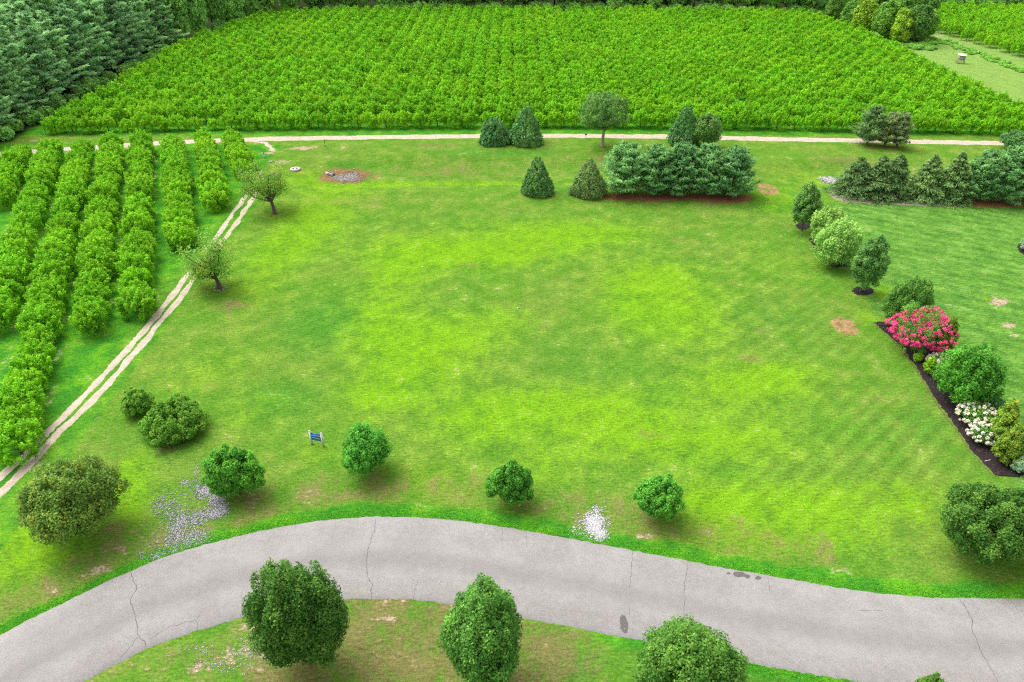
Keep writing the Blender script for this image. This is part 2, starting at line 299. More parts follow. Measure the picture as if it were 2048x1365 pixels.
def ground_mat():
    t = NT('lawn_and_field_grass'); p = t.pos()
    n8 = t.noise(.11, 4, p); n2 = t.noise(.42, 4, p, .6); n05 = t.noise(1.7, 4, p, .65); nf = t.noise(5.2, 4, p, .8)
    st = t.mapping(p, (1.2, 4.2, 1), (0, 0, math.radians(-38))); ns = t.noise(1.25, 4, st, .72)
    st2 = t.mapping(p, (1.0, 3.4, 1), (0, 0, math.radians(35))); ns2 = t.noise(1.3, 4, st2, .7)
    A = {k: t.attr(k) for k in ('lush', 'green', 'dry_and_shade', 'bare', 'dead', 'under', 'emer', 'east', 'mow', 'farstrip', 'wood')}
    base = t.mix(t.ramp(t.math('MULTIPLY_ADD', n2, .6, t.math('MULTIPLY', n8, .5)), .42, .68), (.088, .215, .020), (.135, .215, .034))
    gsum = t.math('ADD', t.math('MULTIPLY', A['green'], .8), t.math('ADD', t.math('MULTIPLY', t.math('SUBTRACT', n05, .5), 1.1), t.math('MULTIPLY', t.math('SUBTRACT', n8, .5), 1.0)))
    base = t.mix(t.ramp(gsum, .15, .8, 0, .85), base, (.056, .190, .020))
    mott = t.math('ADD', t.math('MULTIPLY', t.math('SUBTRACT', n05, .5), 1.6), t.math('ADD', t.math('MULTIPLY', t.math('SUBTRACT', ns, .5), .9), t.math('MULTIPLY', t.math('SUBTRACT', n2, .5), 1.9)))
    base = t.mix(t.ramp(t.math('ADD', t.math('MULTIPLY', A['lush'], .95), t.math('ADD', mott, t.math('MULTIPLY', t.math('SUBTRACT', n8, .45), .5))), .05, 1.15, 0, .84), base, (.145, .318, .008))
    em = t.mix(t.ramp(n2, .4, .65), (.045, .205, .018), (.095, .275, .014))
    base = t.mix(t.ramp(t.math('MULTIPLY_ADD', t.math('SUBTRACT', n05, .5), .5, A['emer']), .3, .8), base, em)
    ea = t.mix(t.ramp(t.math('ADD', ns2, t.math('MULTIPLY', t.math('SUBTRACT', n2, .5), .5)), .35, .7), (.064, .182, .026), (.142, .282, .045))
    ea = t.mix(t.ramp(t.math('ADD', A['lush'], t.math('SUBTRACT', n05, .5)), .35, .7), ea, (.14, .29, .02))
    base = t.mix(t.ramp(A['east'], .3, .7), base, ea)
    fs = t.mix(t.ramp(ns2, .4, .65), (.155, .285, .055), (.205, .30, .075))
    base = t.mix(A['farstrip'], base, fs)
    base = t.mix(t.ramp(t.math('ADD', t.math('MULTIPLY', A['dry_and_shade'], .85), mott), .35, 1.05, 0, .8), base, t.mix(n05, (.17, .155, .055), (.155, .115, .055)))
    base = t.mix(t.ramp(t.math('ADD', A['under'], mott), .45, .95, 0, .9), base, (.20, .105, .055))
    base = t.mix(t.ramp(t.math('ADD', A['dead'], t.math('MULTIPLY', mott, .55)), .4, .75, 0, .95), base, t.mix(t.ramp(n05, .4, .62), (.34, .22, .11), (.22, .14, .065)))
    base = t.mix(t.ramp(t.math('ADD', A['bare'], t.math('MULTIPLY', mott, 1.2)), .42, .85, 0, .95), base, t.mix(t.ramp(nf, .35, .65), (.27, .185, .12), (.42, .33, .25)))
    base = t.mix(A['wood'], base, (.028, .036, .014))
    # mower stripes: sheen of the leaning blades painted as lighter and darker bands
    wv = t.n('TexWave', wave_type='BANDS', bands_direction='X'); t.put(wv.inputs['Vector'], t.mapping(p, (1, 1, 1), (0, 0, math.radians(48))))
    wv.inputs['Scale'].default_value = .22; wv.inputs['Distortion'].default_value = 1.2; wv.inputs['Detail'].default_value = 1; wv.inputs['Detail Scale'].default_value = .4
    base = t.scale_col(base, t.math('MULTIPLY_ADD', t.math('MULTIPLY', A['mow'], .26), t.math('SUBTRACT', wv.outputs['Fac'], .5), 1.0))
    w2 = t.n('TexWave', wave_type='BANDS', bands_direction='X'); t.put(w2.inputs['Vector'], t.mapping(p, (1, 1, 1), (0, 0, math.radians(-62))))
    w2.inputs['Scale'].default_value = .17; w2.inputs['Distortion'].default_value = 1.5; w2.inputs['Detail'].default_value = 1; w2.inputs['Detail Scale'].default_value = .4
    base = t.scale_col(base, t.math('MULTIPLY_ADD', t.math('MULTIPLY', A['east'], .20), t.math('SUBTRACT', w2.outputs['Fac'], .5), 1.0))
    # single blades and tufts
    fine = t.math('ADD', t.math('MULTIPLY', t.math('MULTIPLY_ADD', t.math('SUBTRACT', nf, .5), 1.5, .5), .5), t.math('ADD', t.math('MULTIPLY', ns, .6), t.math('MULTIPLY', t.math('SUBTRACT', n2, .5), .25)))
    base = t.scale_col(base, t.lin(fine, .36, .74, .58*GK, 1.62*GK))
    base = t.scale_col(base, t.ramp(t.noise(3.1, 5, t.mapping(p, (1, 1.6, 1), (0, 0, .5)), .85), .60, .70, 1.0, .74))
    h = t.math('ADD', t.math('MULTIPLY', nf, .5), t.math('ADD', ns, t.math('MULTIPLY', n05, .6)))
    return t.finish(base, 1.0, 0.0, t.bump(h, .55, .14))
gm = mesh('ground', V, Fq, ground_mat(), {'lush': fl(lush), 'green': fl(green), 'dry_and_shade': fl(dry_and_shade), 'bare': fl(bare), 'dead': fl(dead), 'under': fl(under), 'emer': fl(emer), 'east': fl(east), 'mow': fl(mow), 'farstrip': fl(farstrip), 'wood': fl(wood)}, smooth=True)
tag(obj('ground', gm), kind='structure')

# ------------------------------------------------------------------ the asphalt road
def road_mat():
    t = NT('weathered_asphalt'); p = t.pos(); u = t.attr('u')
    sp = t.noise(13, 3, p, .85); big = t.noise(.35, 3, p); md = t.noise(2.2, 4, p)
    col = t.mix(t.ramp(big, .35, .65), (.272, .255, .242), (.306, .290, .277))
    col = t.mix(t.ramp(t.math('ABSOLUTE', t.math('SUBTRACT', u, .46)), .02, .17, .55, .0), col, (.215, .198, .189))
    col = t.mix(t.ramp(t.math('ABSOLUTE', t.math('SUBTRACT', u, .14)), .0, .12, .22, 0), col, (.19, .16, .14))
    col = t.scale_col(col, t.math('MULTIPLY', t.lin(sp, .3, .7, .70*GK, 1.30*GK), t.lin(md, .3, .7, .94, 1.06)))
    return t.finish(col, .9, .2, t.bump(sp, .35, .02))
rng = np.random.default_rng(5)
NC = 9
us = np.linspace(0, 1, NC); jt = rng.normal(0, .035, NR); jb = rng.normal(0, .04, NR)
RV = []; RU = []
dirn = unit(edgeT-edgeB)
for i in range(NR):
    a = edgeB[i]-dirn[i]*jb[i]; b = edgeT[i]+dirn[i]*jt[i]
    for u in us: RV.append((*(a*(1-u)+b*u), .03+.05*math.sin(math.pi*u))); RU.append(u)
    RV.append((*(b+dirn[i]*.05), -.03)); RU.append(1); RV.append((*(a-dirn[i]*.05), -.03)); RU.append(0)
W_ = NC+2
RF = []
for i in range(NR-1):
    o, q = i*W_, (i+1)*W_
    for k in range(NC): RF.append((o+k, q+k, q+k+1, o+k+1))
    RF.append((o+NC+1, q+NC+1, q, o))
road = tag(obj('road', mesh('road', RV, RF, road_mat(), {'u': ('POINT', RU)}, True)), kind='structure')
def road_pt(px, py):
    p = at(px, py, .05); i = np.argmin(np.abs(edgeB[:, 0]*.5+edgeT[:, 0]*.5-p[0]))
    yb = np.interp(p[0], edgeB[:, 0], edgeB[:, 1]); yt = np.interp(p[0], edgeT[:, 0], edgeT[:, 1]); u = np.clip((p[1]-yb)/(yt-yb), 0, 1)
    return np.array([p[0], p[1], .03+.05*math.sin(math.pi*u)+.006])
M_CRACK = plain('road_crack', (.095, .085, .078), .95, .2, 20)
M_TAR = plain('tar_patch', (.125, .112, .106), .85, .25, 14, .2, .02)
def ribbon(P, w, rng, jit):
    Q = [P[0]]
    for a, b in zip(P[:-1], P[1:]):
        n = max(2, int(np.linalg.norm(b-a)/.18))
        for k in range(1, n+1): Q.append(a+(b-a)*k/n)
    Q = np.array(Q); Q[1:-1, :2] += rng.normal(0, jit, (len(Q)-2, 2))
    d = unit(np.gradient(Q[:, :2], axis=0)); nrm = np.c_[-d[:, 1], d[:, 0]]
    ww = w*rng.uniform(.4, 1.3, (len(Q), 1)); L = np.c_[Q[:, :2]+nrm*ww/2, Q[:, 2]]; R_ = np.c_[Q[:, :2]-nrm*ww/2, Q[:, 2]]
    V = np.empty((2*len(Q), 3)); V[0::2] = L; V[1::2] = R_
    F = [(2*i, 2*i+1, 2*i+3, 2*i+2) for i in range(len(Q)-1)]
    return V, np.array(F)
CR = [[(262, 1146), (268, 1165), (276, 1178), (263, 1195), (264, 1215), (272, 1232), (275, 1270), (290, 1287), (292, 1296)], [(751, 1038), (749, 1060), (737, 1095), (733, 1110), (734, 1150), (744, 1170), (742, 1196)],
      [(1265, 1102), (1264, 1130), (1260, 1160), (1259, 1230)], [(1376, 1125), (1368, 1175), (1370, 1195), (1367, 1240)], [(1920, 1199), (1945, 1240), (1943, 1260), (1965, 1310), (1996, 1365)], [(1870, 1198), (1885, 1220)],
      [(2020, 1200), (2032, 1216), (2048, 1226)], [(484, 1180), (486, 1232)], [(1053, 1064), (1053, 1096)], [(836, 1160), (826, 1198)], [(1536, 1154), (1541, 1186)], [(404, 1222), (393, 1240), (394, 1262)], [(276, 1275), (240, 1318)], [(390, 1240), (330, 1258), (300, 1280)], [(1006, 1056), (1002, 1082)], [(1376, 1190), (1385, 1205)], [(1720, 1222), (1765, 1222)]]
for k, c in enumerate(CR):
    P = [road_pt(*q) for q in c]
    obj('crack', mesh('crack', *ribbon(P, [.034, .034, .026, .026, .034][k] if k < 5 else .017, rng, .035), M_CRACK), road)
def fan(P, z0, dome=0):
    P = np.asarray(P, float); c = P.mean(0); n = len(P); zz = P[:, 2] if P.shape[1] == 3 else np.full(n, z0)
    V = [(*c[:2], float(np.mean(zz))+dome)]; F = []
    for f, dz in ((.5, .8*dome), (1.0, 0)):
        for i in range(n): V.append((*(c[:2]+(P[i, :2]-c[:2])*f), zz[i]+dz))
    for i in range(n):
        j = (i+1) % n; F.append((0, 1+i, 1+j, 0)); F.append((1+i, 1+n+i, 1+n+j, 1+j))
    tri = [f for f in F if f[0] != f[3]]
    T = [(0, 1+i, 1+(i+1) % n) for i in range(n)]
    for a, b, c_, d in tri: T += [(a, b, c_), (a, c_, d)]
    return np.array(V), np.array(T)
def blob_px(px, py, rx, ry, n=22, rot=0, j=.12, f=at):
    out = []
    for k in range(n):
        a = 2*math.pi*k/n; r = 1+rng.normal(0, j); x, y = rx*r*math.cos(a), ry*r*math.sin(a)
        out.append(f(px+x*math.cos(rot)-y*math.sin(rot), py+x*math.sin(rot)+y*math.cos(rot)))
    return out
for a in [(1248, 1249, 8, 19, 22, -.18, .07), (1479, 1149, 13, 6, 18, .1, .07), (1494, 1153, 6, 4, 12, 0, .1), (1516, 1156, 6, 4, 12, 0, .1), (1457, 1147, 4, 2, 10, 0, .1)]:
    obj('tar_patch', mesh('tar_patch', *fan(blob_px(*a, f=road_pt), 0), M_TAR), road)

# ------------------------------------------------------------------ gravel lanes
def gravel_mat(name, c1, c2):
    t = NT(name); p = t.pos(); a = t.noise(18, 3, p, .8); b = t.noise(1.1, 4, p, .6)
    col = t.scale_col(t.mix(t.ramp(b, .35, .7), c1, c2), t.lin(a, .25, .75, .75*GK, 1.2*GK))
    return t.finish(col, .95, .1, t.bump(a, .5, .03))
M_LANE = gravel_mat('pale_sandy_gravel', (.45, .365, .28), (.58, .485, .39))
def lane(name, P, w, seed, z=.008, step=.22, jit=.10, lift=.02, dens=None):
    r = np.random.default_rng(seed); P = np.asarray(P, float); d = np.r_[0, np.cumsum(np.linalg.norm(np.diff(P, axis=0), axis=1))]
    s = np.arange(0, d[-1], step); Q = np.c_[np.interp(s, d, P[:, 0]), np.interp(s, d, P[:, 1])]
    k = np.ones(9)/9; Qs = np.c_[np.convolve(np.pad(Q[:, 0], 4, 'edge'), k, 'valid'), np.convolve(np.pad(Q[:, 1], 4, 'edge'), k, 'valid')]
    t = unit(np.gradient(Qs, axis=0)); nr = np.c_[-t[:, 1], t[:, 0]]
    def jitter():
        j = r.normal(0, 1, len(s)); return (j*.25+np.convolve(j, np.ones(9)/3, 'same')*.75)*jit
    wl, wr = w/2+jitter(), w/2+jitter(); wl = np.maximum(wl, .03); wr = np.maximum(wr, .03)
    V = []
    for i in range(len(s)):
        zz = float(gz(*Qs[i]))+z
        V += [(*(Qs[i]+nr[i]*wl[i]), zz-.012), (*(Qs[i]+nr[i]*wl[i]*.6), zz+lift*.6), (*Qs[i], zz+lift*.4), (*(Qs[i]-nr[i]*wr[i]*.6), zz+lift*.6), (*(Qs[i]-nr[i]*wr[i]), zz-.012)]
    F = [(5*i+k, 5*i+k+1, 5*i+k+6, 5*i+k+5) for i in range(len(s)-1) for k in range(4)]
    return tag(obj(name, mesh(name, V, F, M_LANE, None, True)), kind='structure')
lane('lane_wheel_track', [(-42.6, 37), (-41.8, 43.2), (-40.9, 49.4), (-40.1, 55.8), (-39.6, 63.8), (-39.4, 72), (-39.6, 88), (-39.8, 92.6), (-40.1, 106.5)], .78, 1)
lane('lane_wheel_track', [(-41.3, 37), (-40.6, 42.7), (-39.8, 49.4), (-38.9, 55.8), (-38.5, 63.8), (-38.3, 72), (-38.3, 84.7), (-38.4, 92.6), (-38.8, 106)], .82, 2)
lane('lane_wheel_track', [(-40.1, 108.5), (-40.4, 111), (-40.8, 114)], .45, 8, jit=.2)
lane('lane_wheel_track', [(-38.9, 107.5), (-39.5, 111.5)], .35, 9, jit=.2)
lane('gravel_road', [(-150, 104), (-120, 113), (-100, 118.5), (-87.8, 121.8), (-77.7, 124.5), (-68.3, 126.3), (-58.5, 128.3), (-46.3, 129.7), (-29.5, 130.6), (-5.8, 131.5), (10, 131.7), (28.7, 131.2), (50.9, 129.5), (70, 128.5), (87.6, 127.4), (140, 124)], 2.5, 3, jit=.13)
lane('gravel_road_spur', [(-47, 128.6), (-44, 127.6), (-42.3, 125.5), (-41.5, 123)], .8, 4, jit=.35)

# ------------------------------------------------------------------ foliage builders (every leaf or needle spray is a small face)
UP = np.array([0, 0, 1.0])
def leaf_faces(c, n, t, l, w):
    n = unit(n); t = unit(t-n*np.sum(t*n, -1, keepdims=True)); b = np.cross(n, t)
    l = np.broadcast_to(np.asarray(l, float).reshape(-1, 1), (len(c), 1)); w = np.broadcast_to(np.asarray(w, float).reshape(-1, 1), (len(c), 1))
    V = np.stack([c-t*l, c+b*w-t*l*.1, c+t*l, c-b*w-t*l*.1], 1).reshape(-1, 3)
    return V, np.arange(len(V)).reshape(-1, 4)
def fib(n, rng, zlo=-1.0):
    k = np.arange(n)+.5; z = 1-(1-zlo)*k/n; a = k*2.39996+rng.uniform(0, 6.3); r = np.sqrt(np.maximum(0, 1-z*z))
    d = np.c_[r*np.cos(a), r*np.sin(a), z]; return unit(d+rng.normal(0, .10, d.shape))
def broad(rng, a, b, c, zc, ncl, rcl, per, l, w, taper=0.0, zlo=-.85, spiky=0.0, inner=.3, lump=.14, mat=None, name='crown', up=.3, rmin=.72):
    """leafy crown: leaf clumps spread over and through an uneven ellipsoid"""
    d = fib(ncl, rng, zlo); n2 = int(ncl*inner); d2 = unit(rng.normal(0, 1, (n2, 3)))
    rad = np.r_[rng.uniform(rmin, 1.0, ncl), rng.uniform(.25, .65, n2)]; d = np.r_[d, d2]; N = len(d)
    rc = rcl*rng.uniform(.7, 1.35, N)
    lumpf = 1+lump*(np.sin(d[:, 0]*3.1+rng.uniform(0, 6))+np.sin(d[:, 1]*2.7+rng.uniform(0, 6))*.8+np.sin(d[:, 2]*4+rng.uniform(0, 6))*.5)
    R = np.c_[np.full(N, a), np.full(N, b), np.full(N, c)]-rc[:, None]*.75
    cc = d*rad[:, None]*np.maximum(R, .1)*lumpf[:, None]
    f = 1-taper*np.clip(cc[:, 2]/c*.5+.5, 0, 1); cc[:, :2] *= f[:, None]
    per_i = np.maximum(4, (per*(rc/rcl)**2)).astype(int); idx = np.repeat(np.arange(N), per_i); m = len(idx)
    q = unit(rng.normal(0, 1, (m, 3))+.75*d[idx]+UP*.35)
    sz = np.ones((N, 3)); sz[:, 2] = 1+spiky*np.clip(d[:, 2], 0, 1)*rng.uniform(.2, 1.6, N)
    pos = cc[idx]+q*sz[idx]*(rc[idx]*rng.uniform(.45, 1.08, m))[:, None]
    if spiky:      # shoots thin out towards their tip
        hz = np.clip((pos[:, 2]-cc[idx, 2])/(rc[idx]*sz[idx, 2]), 0, 1)
        pos[:, :2] = cc[idx, :2]+(pos[:, :2]-cc[idx, :2])*(1-.55*hz*np.clip(d[idx, 2], 0, 1))[:, None]
    pos[:, 2] = np.maximum(pos[:, 2]+zc, .04)
    nrm = q*.8+rng.normal(0, .5, (m, 3))+UP*up
    v = np.clip(.48+.17*rng.normal(0, 1, N)[idx]+.17*rng.normal(0, 1, m), 0, 1)
    V, F = leaf_faces(pos, nrm, rng.normal(0, 1, (m, 3)), l*rng.uniform(.7, 1.25, m), w*rng.uniform(.7, 1.25, m))
    return mesh(name, V, F, mat, {'v': ('FACE', v)})
def conecrown(rng, a, H, ncl, rc0, per, l, w, mat, power=.8, belly=.22, name='crown'):
    """dense clipped-looking evergreen cone of small leaf clumps"""
    t = (np.arange(ncl)+.5)/ncl; t = 1-np.sqrt(1-t*.999); th = np.arange(ncl)*2.39996+rng.normal(0, .2, ncl)
    rc = rc0*rng.uniform(.7, 1.3, ncl)*(1-.45*t); pr = (1-t)**power*np.minimum(1, .8+t/belly*.2)
    r = np.maximum(a*pr-rc*.7, 0)*rng.uniform(.86, 1.1, ncl)*(1+.09*np.sin(2*th+t*5+rng.uniform(0, 6))+.07*np.sin(3*th-t*9+rng.uniform(0, 6)))
    c = np.c_[np.cos(th)*r, np.sin(th)*r, np.maximum(t*H-rc*.3, rc*.5)]; out = np.c_[np.cos(th), np.sin(th), np.full(ncl, .25)]
    idx = np.repeat(np.arange(ncl), per); m = len(idx); q = unit(rng.normal(0, 1, (m, 3))+out[idx]*.9+UP*.25)
    pos = c[idx]+q*(rc[idx]*rng.uniform(.5, 1.1, m))[:, None]*[1, 1, 1.25]; pos[:, 2] = np.maximum(pos[:, 2], .05)
    v = np.clip(.46+.17*rng.normal(0, 1, ncl)[idx]+.17*rng.normal(0, 1, m), 0, 1)
    V, F = leaf_faces(pos, q*.8+rng.normal(0, .45, (m, 3))+UP*.2, rng.normal(0, 1, (m, 3)), l*rng.uniform(.7, 1.3, m), w*rng.uniform(.7, 1.3, m))
    return mesh(name, V, F, mat, {'v': ('FACE', v)})
def vase(rng, a, h, shoots, per, l, w, mat, name='crown', z0=.35, wob=.12, dome=.34):
    """orchard tree: bunched leafy shoots standing over a low open bowl"""
    k = np.arange(shoots)+.5; rr = np.sqrt(k/shoots); th = k*2.39996+rng.uniform(0, 6.3)+rng.normal(0, .25, shoots)
    lob = 1+wob*np.sin(3*th+rng.uniform(0, 6))+wob*.7*np.sin(5*th+rng.uniform(0, 6))
    d = np.c_[np.cos(th), np.sin(th)]; c = np.c_[d*(rr*a*.86*lob)[:, None], h*(1-dome*rr**2.0)*rng.uniform(.78, 1.02, shoots)-.3]
    nl_ = shoots//2; a2 = rng.uniform(0, 6.3, nl_); low = np.c_[np.cos(a2)*a*rng.uniform(.72, .98, nl_), np.sin(a2)*a*rng.uniform(.72, .98, nl_), h*rng.uniform(.16, .6, nl_)]
    c = np.r_[c, low]; N = len(c); ax = unit(np.c_[c[:, :2]/a*.45, np.full(N, 1.0)]+rng.normal(0, .16, (N, 3)))
    rad = rng.uniform(.24, .36, N); ln = rng.uniform(.45, .8, N); idx = np.repeat(np.arange(N), per); m = len(idx)
    q = unit(rng.normal(0, 1, (m, 3))+UP*.35+np.c_[c[idx, :2]/a, np.zeros(m)]*.35); u = rng.uniform(-.5, 1, m)
    pos = c[idx]+q*(rad[idx]*rng.uniform(.6, 1.1, m)*(1.1-.55*np.clip(u, 0, 1)))[:, None]+ax[idx]*(ln[idx]*u)[:, None]
    pos[:, 2] = np.maximum(pos[:, 2], .15)
    nrm = q*.55+rng.normal(0, .45, (m, 3))+UP*.4
    v = np.clip(.46+.16*rng.normal(0, 1, N)[idx]+.16*rng.normal(0, 1, m), 0, 1)
    V, F = leaf_faces(pos, nrm, ax[idx]*.6+rng.normal(0, .7, (m, 3)), l*rng.uniform(.7, 1.3, m), w*rng.uniform(.7, 1.3, m))
    return mesh(name, V, F, mat, {'v': ('FACE', v)})
def conifer(rng, H, prof, nb, ns, m, nl, nw, elev, curve, mat, z0=.05, name='crown', spread=.35, plume=.5, ragged=.15, wid=.5):
    """needle tree: whorled branches carrying sprays; prof(t) is the branch length up the stem"""
    t = np.clip((np.arange(nb)+rng.uniform(0, 1, nb))/nb, 0, .995); t = z0+(1-z0)*t**1.08
    az = np.arange(nb)*2.39996+rng.normal(0, .25, nb)
    L = np.array([prof(x) for x in t])*(1+rng.normal(0, ragged, nb)); L = np.maximum(L, .12)
    s = (np.arange(ns)+.5)/ns; s = .18+.82*s**.8
    d = np.c_[np.cos(az), np.sin(az), np.zeros(nb)]; lat = np.c_[-np.sin(az), np.cos(az), np.zeros(nb)]
    e = elev(t)+rng.normal(0, .1, nb)
    B = np.repeat(np.arange(nb), ns*m); SS = np.tile(np.repeat(s, m), nb); k = len(B)
    SS = np.clip(SS+rng.normal(0, .05, k), .1, 1.05)
    side = rng.normal(0, 1, k)*spread*wid*np.sqrt(np.maximum(0, 1.15-SS*.75))*np.minimum(L[B], 2.5)*.5
    pos = d[B]*(L[B]*SS*np.cos(e[B]))[:, None]+lat[B]*side[:, None]
    pos[:, 2] = t[B]*H+L[B]*SS*np.sin(e[B])+curve*L[B]*SS**2+rng.normal(0, .06, k)*np.minimum(L[B], 2)
    pos[:, 2] = np.maximum(pos[:, 2], .06)
    dr = d[B]*1.0+lat[B]*(np.sign(side)*spread*1.6)[:, None]*rng.uniform(.2, 1, k)[:, None]+UP*(plume*rng.uniform(-.2, 1.2, k))[:, None]+rng.normal(0, .25, (k, 3))
    nrm = UP*.75+d[B]*.35+rng.normal(0, .45, (k, 3))
    v = np.clip(.46+.16*rng.normal(0, 1, nb)[B]+.17*rng.normal(0, 1, k), 0, 1)
    V, F = leaf_faces(pos, nrm, dr, nl*rng.uniform(.6, 1.25, k), nw*rng.uniform(.7, 1.2, k))
    return mesh(name, V, F, mat, {'v': ('FACE', v)})
def stem(h, r, rng, mat=None, lean=(0, 0), name='trunk', limbs=0, lz=.5, ll=1.0, n=8):
    P = [np.array([lean[0]*s*s*h, lean[1]*s*s*h, -.05+s*h])+np.r_[rng.normal(0, r*.25, 2), 0]*(s > 0) for s in np.linspace(0, 1, 6)]
    parts = [tube(P, [r*1.35, r*1.05, r*.9, r*.75, r*.55, r*.3], n)]
    for k in range(limbs):
        a = k*2.4+rng.uniform(0, 1); s = lz+(1-lz)*k/max(limbs, 1)*.8; p = np.array([lean[0]*s*s*h, lean[1]*s*s*h, s*h])
        q = p+np.array([math.cos(a)*ll, math.sin(a)*ll, ll*rng.uniform(.5, 1.0)]); mid = (p+q)/2+rng.normal(0, ll*.08, 3)
        parts.append(tube([p, mid, q], [r*.5, r*.33, r*.12], 6))
    return mesh(name, *join(parts), mat or M_BARK, None, True)
def tree(name, label, cat, x, y, crown, trunk, rz=0, sc=1, group=None, z=None):
    t = thing(name, label, cat, (x, y, float(gz(x, y)) if z is None else z), rz, sc, group)
    obj('crown', crown, t)
    if trunk is not None: obj('trunk', trunk, t)
    return t
R = lambda s: np.random.default_rng(s)
SEED = [100]
def nxt(): SEED[0] += 1; return R(SEED[0])

# ------------------------------------------------------------------ orchard trees
PV = [vase(R(20+i), 1.66+.1*(i % 3), 2.95+.12*(i % 4), 46, 56, .15, .06, M_PEACH) for i in range(6)]
PT = stem(1.3, .10, R(31), M_BARK, limbs=4, lz=.35, ll=.7)
prng = random.Random(4)
G_NEAR, G_FAR = 'orchard trees beside the lane', 'orchard trees beyond the gravel road'
row_x = [-46.6, -51.7, -57.1, -62.6, -67.6, -72.5, -77.7, -82.8, -88.0]      # where each row meets y = 120
row_stop = [111.0, 98.0, 85.0, 68.6, 65.2, 46.0, 66.0, 99.0, 112.0]
row_go = [125.6, 125.6, 124.2, 122.6, 122.4, 120.2, 119.0, 118.2, 113.0]
n_ind = 0
for r_, (x0, y1, y0) in enumerate(zip(row_x, row_stop, row_go)):
    L = (y0-y1)/.925; n = max(2, int(round(L/2.9))+1)
    for k in range(n):
        y = y0+(y1-y0)*k/(n-1)+prng.uniform(-.25, .25); x = x0-.415*(y-120)+prng.uniform(-.2, .2)
        if (r_, k) in ((3, 9), (6, 12)): continue
        s = prng.uniform(.88, 1.12); s = (s*prng.uniform(.95, 1.08), s*prng.uniform(.95, 1.08), s*prng.uniform(.88, 1.06))
        tree('orchard_tree', 'leafy orchard tree, %s from the gravel road in the %s row from the lane' % (ordinal(k+1), ordinal(r_+1)), 'tree', x, y, PV[prng.randrange(6)], PT, prng.uniform(0, 6.28), s, G_NEAR); n_ind += 1
FIELD = []
rows_name = {0: 'row fronting the gravel road', 1: 'second row behind the gravel road', 2: 'third row behind the gravel road'}
DY, DX = 5.0, 3.2
for k in range(25):
    xl = -84.6+int(max(0, (k-13))*.95/DX)*DX; xr = 99.3-max(0, (k-18))*1.0; n = int((xr-xl)/DX); c = 0
    for i in range(n+1):
        x = xl+i*DX+prng.uniform(-.15, .15); y = 137.0-.00052*x*x+DY*k+prng.uniform(-.15, .15)
        if y > 254.5-.0006*x*x: continue
        c += 1
        s = prng.uniform(.93, 1.08)*(1.06 if k else .97)*(.78 if prng.random() < .03 else 1); rz = prng.choice((0, math.pi))+prng.uniform(-.35, .35)
        if k == 0 and c in (5, 9, 10): s *= .72
        if k < 3:
            tree('orchard_tree', 'bright orchard tree, %s from the pine wood in the %s' % (ordinal(c), rows_name[k]), 'tree', x, y, PV[prng.randrange(6)], PT, rz, (s*1.0, s*.92, s), G_FAR); n_ind += 1
        elif prng.random() > .006: FIELD.append((x, y, s, rz))
RIGHT = []
for k in range(16):
    for i in range(34):
        y = 192+5.0*k+prng.uniform(-.3, .3); x = 131.5-max(0, (y-192))*.16+i*3.2+prng.uniform(-.3, .3)
        if y < 262: RIGHT.append((x, y, prng.uniform(.88, 1.1), prng.uniform(0, 6.28)))
vc = bpy.data.collections.new('orchard_variants')
for i in range(5):
    o = bpy.data.objects.new('orchard_variant', vase(R(60+i), 1.7, 2.95+.1*i, 34, 32, .20, .085, M_PEACH, 'crown', dome=.42)); vc.objects.link(o)
def scatter(name, pts, coll, label, cat, zs=None):
    n = len(pts); P = np.array([(x, y, 0 if zs is None else zs[i]) for i, (x, y, s, r) in enumerate(pts)], np.float32)
    me = bpy.data.meshes.new(name); me.vertices.add(n); me.vertices.foreach_set('co', P.ravel())
    a = me.attributes.new('rz', 'FLOAT_VECTOR', 'POINT'); a.data.foreach_set('vector', np.array([(0, 0, r) for _, _, _, r in pts], np.float32).ravel())
    a = me.attributes.new('sc', 'FLOAT_VECTOR', 'POINT'); a.data.foreach_set('vector', np.array([(s*1.04, s*.88, s*1.04) for _, _, s, _ in pts], np.float32).ravel())
    a = me.attributes.new('pick', 'INT', 'POINT'); a.data.foreach_set('value', np.array([prng.randrange(64) for _ in pts], np.int32))
    o = obj(name, me); g = bpy.data.node_groups.new(name, 'GeometryNodeTree')
    g.interface.new_socket('Geometry', in_out='INPUT', socket_type='NodeSocketGeometry'); g.interface.new_socket('Geometry', in_out='OUTPUT', socket_type='NodeSocketGeometry')
    gi, go = g.nodes.new('NodeGroupInput'), g.nodes.new('NodeGroupOutput')
    ci = g.nodes.new('GeometryNodeCollectionInfo'); ci.inputs['Collection'].default_value = coll; ci.inputs['Separate Children'].default_value = True; ci.inputs['Reset Children'].default_value = True
    ip = g.nodes.new('GeometryNodeInstanceOnPoints'); ip.inputs['Pick Instance'].default_value = True
    def na(nm, ty):
        q = g.nodes.new('GeometryNodeInputNamedAttribute'); q.data_type = ty; q.inputs['Name'].default_value = nm; return q.outputs['Attribute']
    e2r = g.nodes.new('FunctionNodeEulerToRotation')
    g.links.new(gi.outputs[0], ip.inputs['Points']); g.links.new(ci.outputs[0], ip.inputs['Instance']); g.links.new(na('pick', 'INT'), ip.inputs['Instance Index'])
    g.links.new(na('rz', 'FLOAT_VECTOR'), e2r.inputs[0]); g.links.new(e2r.outputs[0], ip.inputs['Rotation']); g.links.new(na('sc', 'FLOAT_VECTOR'), ip.inputs['Scale'])
    g.links.new(ip.outputs[0], go.inputs[0])
    md = o.modifiers.new('scatter', 'NODES'); md.node_group = g
    return tag(o, label, cat, kind='stuff')
scatter('orchard_foliage', FIELD, vc, 'deep rows of bright green orchard filling the big field', 'orchard')
